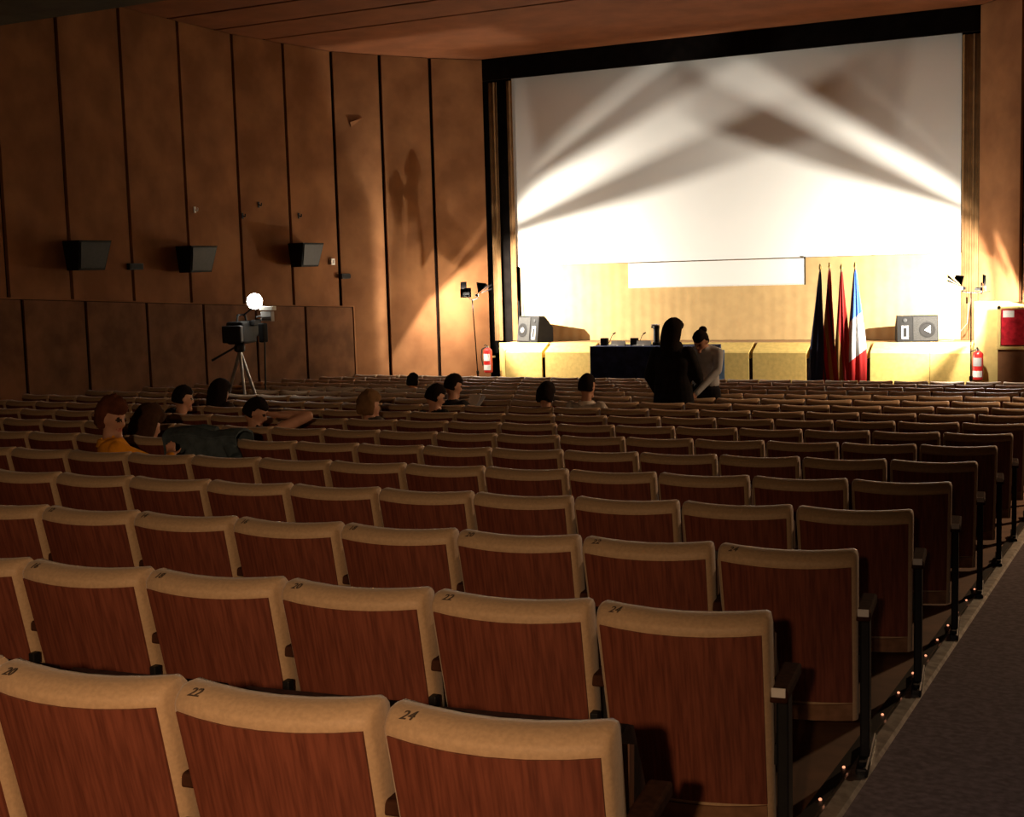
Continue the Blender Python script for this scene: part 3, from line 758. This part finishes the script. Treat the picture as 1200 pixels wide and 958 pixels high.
MB().tube(rot @ Vector((0, .05, .18)), lp+Vector((-.02, .05, -.06)), .012).build('lamp_post', MT['black'], tv)
dirl = (CAM-Vector((cx.x, Yt, zf))-lp).normalized(); dirl = Vector((.70, -.55, -.12)).normalized()
q = Matrix.Translation(lp) @ dirl.to_track_quat('Z', 'Y').to_matrix().to_4x4()
hd = MB().lathe([(.05, -.12), (.09, -.06), (.105, 0), (.11, .012)], 20, q).build('lamp_head', MT['black'], tv)
MB().lathe([(.104, .010), (.100, .045), (.075, .082), (.02, .102)], 20, q).build('lamp_glass', MT['tvglass'], hd)
bx_ = L(313, 368)
d1 = MB(); d1.bbox((bx_.x-.09, -.02, bx_.z-.10), (bx_.x+.08, .05, bx_.z+.03), .006); d1.build('reflector_box', MT['horn'], tv)
d1 = MB(); d1.bbox((bx_.x-.10, -.03, bx_.z+.045), (bx_.x+.11, .06, bx_.z+.10), .006); d1.build('reflector_lid', MT['plate'], tv)
for dz in (-.05, -.075): MB().bbox((bx_.x-.085, -.03, bx_.z+dz), (bx_.x+.07, -.02, bx_.z+dz+.012), .002).build('reflector_slat', MT['spk'], tv)
MB().tube(L(300, 372), bx_+Vector((-.08, .03, -.02)), .010).build('reflector_arm', MT['black'], tv)
kx = L(303, 388); MB().bbox((kx.x-.05, .05, kx.z-.16), (kx.x+.04, .16, kx.z+.10), .02).build('cable_pouch', MT['spk'], tv)
MB().path([kx+Vector((.02, .1, -.15)), kx+Vector((.01, .1, -.35)), kx+Vector((-.02, .12, -.8))], .012).build('cable', MT['black'], tv)
light('camera_bulb', 'SPOT', Vector((cx.x, Yt, zf))+lp+dirl*.14, TV_W, (1, .88, .70), .05, tv, aim=Vector((cx.x, Yt, zf))+lp+dirl+Vector((.0, 1.15, -.12)), size=R(96), blend=.7)

# ------------------------------------------------------------------ things on the left wall
def wall_speaker(label, y, z, px):
    x = wx(y)
    s = thing('wall_loudspeaker', label, 'loudspeaker', (x, y, z), 0, 'dark loudspeakers hanging on the left wall')
    # wide top, narrow bottom, face tipped toward the seats
    mb = MB()
    top = [(-.0+.08, -.28), (.44, -.32), (.44, .32), (.08, .28)]; bot = [(.10, -.24), (.34, -.26), (.34, .26), (.10, .24)]
    mb.add([(a, b, .21) for a, b in top]+[(a, b, -.21) for a, b in bot], [(0,1,2,3),(7,6,5,4),(0,4,5,1),(1,5,6,2),(2,6,7,3),(3,7,4,0)])
    mb.build('cabinet', MT['spk'], s)
    gr = MB(); gr.add([(.444, -.29, .18), (.444, .29, .18), (.352, .23, -.18), (.352, -.23, -.18), (.452, -.29, .18), (.452, .29, .18), (.36, .23, -.18), (.36, -.23, -.18)], [(0,1,2,3),(7,6,5,4),(0,4,5,1),(1,5,6,2),(2,6,7,3),(3,7,4,0)])
    gr.build('grille', MT['black'], s)
    MB().box((.0, -.05, -.06), (.10, .05, .06)).build('bracket', MT['black'], s)
wall_speaker('dark tapered loudspeaker on left wall, farthest from the screen', 14.22, 2.03, 90)
wall_speaker('dark tapered loudspeaker on left wall, middle of the three', 16.72, 1.97, 221)
wall_speaker('dark tapered loudspeaker on left wall, nearest the screen', 19.50, 2.03, 343)
for y, px, py, lab in ((15.5, 159, 312.5, 'small dark sign box on left wall between two loudspeakers'), (20.75, 400, 324, 'small dark sign box on left wall above the wainscot end')):
    z = atY(px, py, y).z
    s = thing('sign_box', lab, 'sign', (wx(y), y, z), 0, 'small sign boxes on the left wall')
    MB().bbox((0, -.15, -.05), (.07, .15, .05), .008).build('housing', MT['black'], s)
    MB().bbox((.07, -.13, -.035), (.076, .13, .035), .002).build('face', MT['spk'], s)
for i, (px, py, m, lab) in enumerate(((228, 246, 'plate', 'tiny pale hook on left wall above the middle loudspeaker'), (284, 253, 'black', 'dark hook beside a wall groove left of the nearest wall speaker'), (303, 240, 'black', 'small dark hook highest on the left wall near the third speaker'), (350, 253, 'black', 'small slanted dark hook above the third wall loudspeaker'), (442, 252, 'black', 'dark hook on the left wall closest to the stage'))):
    v = atX(px, py, -14.12)
    for _ in range(6): v = atX(px, py, wx(v.y))
    s = thing('wall_hook', lab, 'hook', v, 0, 'hooks on the left wall')
    MB().bbox((-.0, -.025, -.05), (.012, .025, .05), .004).build('plate', MT[m], s)
    MB().path([(.01, 0, .0), (.06, 0, -.02), (.065, 0, .03)], .010).build('prong', MT[m], s)
v = atX(388, 307, -13.9)
for _ in range(6): v = atX(388, 307, wx(v.y))
s = thing('switch_box', 'small white box on left wall above the wainscot end', 'box', v)
MB().bbox((0, -.06, -.06), (.05, .06, .06), .008).build('case', MT['plate'], s); MB().bbox((.05, -.02, -.03), (.058, .02, .03), .003).build('rocker', MT['horn'], s)

# ------------------------------------------------------------------ people
DG = bpy.context.evaluated_depsgraph_get
def cloth(name, c, var=.2): return mat(name, c, .95, var, 18, spec=.15)
class Figure:
    def __init__(s): s.mb = MB(); s.smp = []
    def _mark(s, n0, lab):
        for v in s.mb.v[n0:]: s.smp.append((Vector(v), lab))
    def limb(s, pts, rad, lab, n=12):
        n0 = len(s.mb.v); pts = [Vector(p) for p in pts]
        for i in range(len(pts)-1):
            a, b = pts[i], pts[i+1]
            m = a.lerp(b, .5); rm = (rad[i]+rad[i+1])/2
            s.mb.tube(a, m, rad[i], rm, n); s.mb.tube(m, b, rm, rad[i+1], n)
        for p_, r in zip(pts, rad): s.mb.ball(p_, r, nu=n, nv=8)
        s._mark(n0, lab)
    def loft(s, st, lab, lat=Vector((1, 0, 0)), n=20):   # st: [(centre, rx, ry)], lat: sideways direction
        n0 = len(s.mb.v); V = []; F = []
        cs = [Vector(q[0]) for q in st]
        for i, (c, rx, ry) in enumerate(st):
            t = (cs[min(i+1, len(cs)-1)]-cs[max(0, i-1)]).normalized()
            l = (lat-t*lat.dot(t)).normalized(); f = t.cross(l)
            V += [cs[i]+l*(rx*math.cos(2*math.pi*k/n))+f*(ry*math.sin(2*math.pi*k/n)) for k in range(n)]
        for i in range(len(st)-1): F += [(i*n+k, i*n+(k+1) % n, (i+1)*n+(k+1) % n, (i+1)*n+k) for k in range(n)]
        F += [tuple(range(n-1, -1, -1)), tuple(range((len(st)-1)*n, len(st)*n))]
        s.mb.add(V, F); s._mark(n0, lab)
    def head(s, c, fwd, upv=Vector((0, 0, 1)), sc_=1):
        c = Vector(c); f = Vector(fwd).normalized(); x = f.cross(upv).normalized(); u = x.cross(f)
        Mh = Matrix((x, f, u)).transposed()
        def fn(d, q):
            if d.z < 0: q.x *= 1-.30*(-d.z)**1.3; q.y = q.y*(1-.12*(-d.z))+.018*(-d.z)
            if d.y < -.3: q.y *= 1.06
            return q*sc_
        n0 = len(s.mb.v); s.mb.ball(c, .076, .096, .122, 20, 14, Mh, fn)
        def at(v): return c+Mh @ (Vector(v)*sc_)
        s.mb.tube(at((0, .085, .02)), at((0, .113, -.022)), .009*sc_, .016*sc_, 8); s.mb.ball(at((0, .106, -.026)), .016*sc_, nu=8, nv=6)
        for e in (-1, 1): s.mb.ball(at((e*.077, -.006, -.008)), .012*sc_, .024*sc_, .034*sc_, 8, 6, Mh)
        s.mb.ball(at((0, .093, -.098)), .026*sc_, nu=8, nv=6)
        s._mark(n0, 'skin')
        for e in (-1, 1):
            n0 = len(s.mb.v); s.mb.ball(at((e*.031, .085, .010)), .014*sc_, .010*sc_, .008*sc_, 8, 6, Mh); s._mark(n0, 'eye')
        n0 = len(s.mb.v); s.mb.ball(at((0, .094, -.062)), .024*sc_, .012*sc_, .007*sc_, 8, 6, Mh); s._mark(n0, 'lip')
        s.Mh, s.hc, s.hs = Mh, c, sc_
    def hand(s, wrist, d, nrm, side=1, curl=.5, lab='skin'):
        """d: pointing direction, nrm: palm normal, side: +1 thumb along d x nrm"""
        w_ = Vector(wrist); d = Vector(d).normalized(); nrm = Vector(nrm); nrm = (nrm-d*nrm.dot(d)).normalized(); x = d.cross(nrm)*side
        n0 = len(s.mb.v)
        s.mb.ball(w_+d*.048, .050, .040, .020, 12, 8, Matrix((d, x, nrm)).transposed())
        for k, (off, ln) in enumerate(((.030, .072), (.010, .080), (-.011, .075), (-.030, .058))):
            a = w_+d*.085+x*off; b = a+(d*math.cos(curl*.7)+nrm*math.sin(curl*.7))*ln*.5; e = b+(d*math.cos(curl*1.7)+nrm*math.sin(curl*1.7))*ln*.5
            for p0, p1 in ((a, b), (b, e)): s.mb.tube(p0, p1, .0088, .0082, 8)
            for p_ in (a, b, e): s.mb.ball(p_, .0088, nu=8, nv=6)
        a = w_+d*.03+x*.034; b = a+(d*.6+x*.8).normalized()*.035+nrm*.008; e = b+(d*.9+x*.35+nrm*.3).normalized()*.032
        for p0, p1 in ((a, b), (b, e)): s.mb.tube(p0, p1, .011, .009, 8)
        for p_ in (a, b, e): s.mb.ball(p_, .010, nu=8, nv=6)
        s._mark(n0, lab)
    def build(s, root, mats, voxel=.012):
        me = s.mb.mesh('body', MT['skin']); o = link('body_raw', me)
        m = o.modifiers.new('r', 'REMESH'); m.mode = 'VOXEL'; m.voxel_size = voxel
        m2 = o.modifiers.new('s', 'SMOOTH'); m2.factor = .5; m2.iterations = 3
        out = bpy.data.meshes.new_from_object(o.evaluated_get(DG())); bpy.data.objects.remove(o)
        out.materials.clear(); keys = list(mats)
        for k in keys: out.materials.append(mats[k])
        kd = KDTree(len(s.smp))
        for i, (v, l) in enumerate(s.smp): kd.insert(v, i)
        kd.balance()
        idx = [keys.index(s.smp[kd.find(p_.center)[1]][1]) if s.smp[kd.find(p_.center)[1]][1] in keys else 0 for p_ in out.polygons]
        out.polygons.foreach_set('material_index', idx); out.polygons.foreach_set('use_smooth', [True]*len(idx)); out.name = 'body'
        return link('body', out, root)
    def hair(s, root, m, style='short', seed=0):
        rnd = Vector((seed*3.1, seed*1.7, seed*.9))
        def fn(d, q):
            k = 1.13
            face = max(0, min(1, (d.y+.05)/.22))*max(0, min(1, (.52-d.z)/.22))
            if style == 'short': low = max(0, min(1, (-.35-d.z)/.2)); k = 1.12
            else: low = 0
            if style == 'curly': k = 1.30+.10*noise.noise(d*5+rnd); low = max(0, min(1, (-.55-d.z)/.2))
            if style == 'big': k = 1.55+.16*noise.noise(d*4+rnd)
            if style == 'long': k = 1.44
            k += .06*noise.noise(d*7+rnd)+.03*noise.noise(d*15+rnd)
            k = k*(1-face)+.80*face; k = k*(1-low)+.80*low
            q = q*k
            if style in ('long', 'big') and d.z < .1 and face < .5:
                q.z += (d.z-.1)*(.16 if style == 'long' else .12); q.y -= (.1-d.z)*.03
            if style == 'long': q.x *= 1.16
            return q*s.hs
        mb = MB(); mb.ball(s.hc, .080, .100, .124, 28, 20, s.Mh, fn)
        if style == 'bun': pass
        return mb.build('hair', m, root, True)
EYE = mat('eye_dark', (.03, .02, .015), .3, .1, 20); LIP = mat('lip', (.40, .14, .11), .5, .1, 20)
HAIRS = dict(dark=cloth('dark_hair', (.012, .008, .007)), brown=cloth('brown_hair', (.055, .026, .014)), red=cloth('auburn_hair', (.10, .033, .014)), fair=cloth('fair_hair', (.20, .115, .055)))
TROU = cloth('dark_trousers', (.012, .012, .016)); JEAN = cloth('jeans', (.03, .035, .055))
def seated(label, px, py, row, topc, hairc, style, yaw=0, nod=0, legs=None, arms=None, collar=None, sc_=1.0, paper=False, seed=0, sleeve='top', cap=None):
    X = atY(px, py, Y1+(row-1)*DY+.2).x
    for _ in range(3):
        j = max(0, min(NCOL-1, round((XE+HALF-(.1*(row-5)/7 if row > 5 else 0)-X)/P)))
        pos, rz = seat_pos(row, j)
        hd = atY(px, py, pos.y+.30); X = hd.x
    while (row, j) in OCC: j += 1
    pos, rz = seat_pos(row, j); OCC[(row, j)] = 1
    root = thing('person', label, 'person', pos, 0, 'people seated among the rows')
    h = hd-pos
    fg = Figure()
    yv = R(yaw); f = Vector((math.sin(yv)*math.cos(R(nod)), math.cos(yv)*math.cos(R(nod)), -math.sin(R(nod))))
    nb_ = h+Vector((-f.x*.02, -f.y*.02-.01, -.165))
    hip = Vector((0, .37, .535))
    def sp(t): return hip.lerp(nb_, t)+Vector((0, -.035*math.sin(math.pi*t), 0))
    lat = Vector((math.cos(yv*.4), -math.sin(yv*.4), 0))
    fg.loft([(hip+Vector((0, 0, -.09)), .15, .12), (hip, .175, .135), (sp(.25), .155, .115), (sp(.5), .165, .115), (sp(.75), .19, .118), (sp(.93), .16, .095), (nb_+Vector((0, 0, -.0)), .075, .06)], 'top', lat)
    fg.limb([nb_+Vector((0, 0, -.03)), h+Vector((0, -.012, -.06))], [.058, .052], 'skin')
    fg.head(h, f, sc_=sc_)
    for e in (-1, 1):
        a = arms[0 if e < 0 else 1] if arms else None
        sh_ = sp(.86)+lat*(.175*e)
        el, wr_ = (Vector(a[0]), Vector(a[1])) if a else (Vector((.25*e, .40, .64)), Vector((.12*e, .62, .60)))
        if a and len(a) > 2: el += h; wr_ += h
        fg.limb([sh_, el, wr_], [.062, .048, .034], sleeve if a else 'top')
        fg.hand(wr_, (wr_-el) if not a else (wr_-el), Vector((0, 0, -1)) if not a else Vector((-.5, .6, .6)), e, .7)
        fg.limb([(.09*e, .40, .50), (.12*e, .74, .49), (.12*e, .76, .12)], [.088, .064, .046], 'legs')
        fg.limb([(.12*e, .76, .06), (.13*e, .88, .035)], [.042, .034], 'shoe')
    fg.build(root, dict(top=topc, skin=MT['skin'], legs=legs or TROU, shoe=MT['black'], eye=EYE, lip=LIP), .013)
    fg.hair(root, HAIRS[hairc], style, seed)
    if collar:
        c = nb_+Vector((0, 0, .0)); MB().lathe([(.098, -.035), (.082, .012), (.070, .018), (.074, -.01)], 18, Matrix.Translation(c)).build('collar', collar, root, True)
    if cap:
        MB().grid(lambda u, v: h+fg.Mh @ Vector((.086*math.cos(math.pi*u), -.01+.02*(v-.5), .135*math.sin(math.pi*u))), 16, 2, (0, .008, 0)).build('headband', cap, root)
    return root, pos, h
wht = MT['paper']
seated('person in a yellow shirt with auburn hair, turned to the right', 131, 489, 5, cloth('yellow_shirt', (.72, .30, .02), .1), 'red', 'curly', 88, 18, JEAN, collar=cloth('yellow_collar', (.72, .32, .03)), seed=1, arms=[((-.22, .42, .62), (-.10, .62, .64)), ((.24, .45, .66), (.13, .60, .72))])
seated('person with a big mass of brown hair beside the yellow shirt', 174, 500, 6, cloth('brown_top', (.05, .028, .02)), 'brown', 'big', 10, 20, seed=2)
seated('dark-haired person with a bare neck left of the camera tripod', 214, 467, 8, cloth('dark_top', (.02, .014, .014)), 'dark', 'short', 40, 12, seed=3)
seated('person with long dark hair below the camera tripod', 258, 462, 9, cloth('dark_brown_top', (.03, .018, .014)), 'dark', 'long', 10, 10, seed=4)
seated('slumped dark-haired person with a bare arm raised to the face', 299, 483, 7, cloth('black_shirt', (.015, .012, .012)), 'dark', 'short', 60, 28, collar=wht, seed=5, arms=[((-.22, .42, .62), (-.10, .62, .64)), ((.34, .30, -.06), (.14, .16, -.04), 1)], sleeve='skin')
seated('fair-haired person with a white collar in the middle rows', 433, 476, 8, cloth('grey_top', (.10, .09, .085)), 'fair', 'curly', 28, 8, collar=wht, seed=6)
seated('dark-haired person alone near the front, left of the stage corner', 484, 448, 13, cloth('blue_grey_top', (.04, .045, .06)), 'dark', 'short', 0, 5, seed=7)
seated('dark-haired person bowed beside the reader with papers', 510, 465, 9, cloth('black_top', (.012, .012, .012)), 'dark', 'short', 35, 25, seed=8)
rd, rpos, rh = seated('dark-haired person in grey reading white papers', 531, 452, 10, cloth('charcoal_top', (.03, .03, .032)), 'dark', 'short', 40, 22, seed=9)
seated('head of a dark-haired person bowed low in the centre rows', 640, 464, 10, cloth('black_jumper', (.012, .012, .012)), 'dark', 'curly', 0, 30, seed=10)
seated('upright dark-haired person with a white collar near the standing pair', 688, 453, 10, cloth('white_shirt', (.45, .43, .40)), 'dark', 'short', 15, 8, collar=wht, seed=11)
# papers in the reader's hands
pp = thing('paper_sheets', 'open white papers held by the reader in grey', 'papers', rpos+rh+Vector((.24, .12, -.20)), R(-30))
for k, a in ((-1, 20), (1, -20)):
    MB().bbox((0, -.002, -.10), (.15, .002, .10), .0008, Matrix.Rotation(R(a), 4, 'Z') @ Matrix.Rotation(R(-35), 4, 'X') @ Matrix.Scale(k, 4, (1, 0, 0))).build('sheet', MT['paper'], pp)

def standing_a():
    Y = 14.25; top = atY(788, 376, Y); z0 = fz(Y); Hh = top.z-z0
    root = thing('person', 'standing person with long dark hair and black coat, seen from behind', 'person', (top.x, Y, z0), 0)
    k = Hh/1.74; fg = Figure(); f = Vector((.30, .92, -.22))
    hc = Vector((0, .02, 1.60))*k
    fg.loft([((0, 0, .62*k), .25, .17), ((0, 0, .80*k), .245, .165), ((0, -.01, .98*k), .225, .15), ((0, -.01, 1.12*k), .205, .135), ((0, -.02, 1.27*k), .225, .14), ((0, -.015, 1.38*k), .21, .12), ((0, -.005, 1.44*k), .13, .09), ((0, 0, 1.48*k), .07, .065)], 'coat')
    fg.limb([(0, 0, 1.45*k), (0, .01, 1.56*k)], [.058, .052], 'skin'); fg.head(hc, f)
    # left arm hangs slightly out, right hand before the body
    fg.limb([(-.19, -.01, 1.37*k), (-.295, .02, 1.10*k), (-.24, .14, .90*k)], [.078, .070, .055], 'coat'); fg.hand((-.235, .16, .88*k), (.1, .4, -.9), (1, 0, 0), 1, .5)
    fg.limb([(.19, -.01, 1.37*k), (.265, .06, 1.10*k), (.22, .27, 1.02*k)], [.078, .070, .052], 'coat'); fg.hand((.215, .30, 1.02*k), (-.1, .9, -.1), (-.3, 0, -1), -1, .5)
    for e in (-1, 1):
        fg.limb([(.10*e, 0, .86*k), (.10*e, .02, .48*k), (.10*e, 0, .09*k)], [.095, .062, .045], 'legs')
        fg.limb([(.10*e, -.03, .05), (.11*e, .13, .035)], [.046, .034], 'shoe')
    fg.build(root, dict(coat=cloth('black_coat', (.012, .011, .012)), skin=MT['skin'], legs=TROU, shoe=MT['black'], eye=EYE, lip=LIP), .012)
    fg.hair(root, HAIRS['dark'], 'long', 21)
    c = Vector((0, -.02, 1.44*k)); MB().lathe([(.135, -.05), (.12, .03), (.095, .06), (.09, .0)], 20, Matrix.Translation(c)).build('hood_collar', cloth('coat_collar', (.014, .012, .012)), root, True)
standing_a()
def standing_b():
    Y = 14.72; z0 = fz(Y)
    def W(px, py, dy=0): return atY(px, py, Y+dy)
    bx = W(824, 440).x
    root = thing('person', 'standing person in pale blue-grey top bending forward with head bowed', 'person', (bx, Y, z0), 0)
    O = Vector((bx, Y, z0))
    def q(px, py, dy=0): return W(px, py, dy)-O
    fg = Figure(); hc = q(821, 399, -.26)
    hip = Vector((-.0, .08, .92)); nbk = q(824, 406, -.10)
    def sp(t): return hip.lerp(nbk, t)+Vector((0, .06*math.sin(math.pi*t), 0))
    fg.loft([(hip+Vector((0, 0, -.12)), .165, .13), (hip+Vector((0, 0, .02)), .175, .13), (sp(.10), .158, .118)], 'legs')
    fg.loft([(sp(.13), .168, .126), (sp(.35), .155, .115), (sp(.6), .165, .12), (sp(.82), .185, .12), (sp(.95), .14, .09), (nbk, .075, .065)], 'top')
    fg.limb([nbk, hc+Vector((0, .05, -.03))], [.056, .052], 'skin')
    fg.head(hc, Vector((-.25, -.75, -.75)), Vector((0, -.5, .6)))
    # their left arm (right in view) reaches down across to the left; the other is bent in front
    shr = sp(.86)+Vector((.175, -.02, -.01)); elb = q(841, 434, -.12); wri = q(816, 461, -.36)
    fg.limb([sp(.86)+Vector((.10, 0, 0)), shr, elb, wri], [.08, .066, .052, .036], 'top')
    fg.hand(wri, (wri-elb), (-.4, .5, .2), 1, .4)
    shl = sp(.86)+Vector((-.175, -.02, -.01)); e2 = Vector((-.25, -.10, 1.12)); w2 = Vector((-.22, -.30, .98))
    fg.limb([sp(.86)+Vector((-.10, 0, 0)), shl, e2, w2], [.08, .066, .052, .036], 'top'); fg.hand(w2, (w2-e2), (.5, 0, -.5), -1, .5)
    for e in (-1, 1):
        fg.limb([hip+Vector((.09*e, 0, -.05)), (.11*e, .03, .48), (.11*e, .08, .09)], [.10, .066, .046], 'legs')
        fg.limb([(.11*e, .10, .05), (.12*e, -.07, .035)], [.046, .034], 'shoe')
    fg.build(root, dict(top=cloth('pale_blue_top', (.44, .48, .53), .08), skin=MT['skin'], legs=TROU, shoe=MT['black'], eye=EYE, lip=LIP), .012)
    fg.hair(root, HAIRS['dark'], 'short', 22)
    MB().ball(fg.hc+fg.Mh @ Vector((0, -.10, .07)), .05, .045, .045, 14, 10).build('hair_bun', HAIRS['dark'], root, True)
standing_b()

# jacket thrown over a seat back and a dark bag beside it
def jacket():
    row = 6; X = atY(270, 515, 8.0).x
    j = round((XE+HALF-.1/7-X)/P); pos, rz = seat_pos(row, j)
    root = thing('jacket', 'blue-grey jacket thrown over a seat back behind the raised arm', 'jacket', pos, rz)
    def fn(u, v):                                     # inverted U over the seat back
        x = -.34+.68*u
        L_ = v*.95
        wob = .018*noise.noise(Vector((x*6, v*5, 3)))
        if v < .42: y, z = -.055+bow(max(-.25, min(.25, x)))+.10*(.42-v)-.02, .50+.37*(v/.42)
        elif v < .60: t = (v-.42)/.18; y, z = -.075+.22*t+bow(max(-.25, min(.25, x))), .87+.035*math.sin(math.pi*t)
        else: t = (v-.60)/.4; y, z = .145+.03*t, .87-.28*t
        sag = -.16*max(0, abs(x+.0)-.22)**1.0
        return (x, y+wob, z+sag+.03*noise.noise(Vector((x*4, v*2, 9))))
    MB().grid(fn, 24, 22, (0, .004, .016)).build('shell', cloth('blue_grey_jacket', (.075, .105, .125)), root, True)
    MB().path([Vector((.27, -.06, .80)), Vector((.34, -.09, .72)), Vector((.38, -.08, .60)), Vector((.37, -.07, .50))], .05, 12).build('sleeve', cloth('jacket_sleeve', (.07, .10, .12)), root, True)
    MB().path([Vector((-.14, -.01, .895)), Vector((0, .0, .915)), Vector((.12, -.0, .90))], .028, 10).build('collar', cloth('jacket_collar', (.06, .085, .10)), root, True)
jacket()
build_seats()
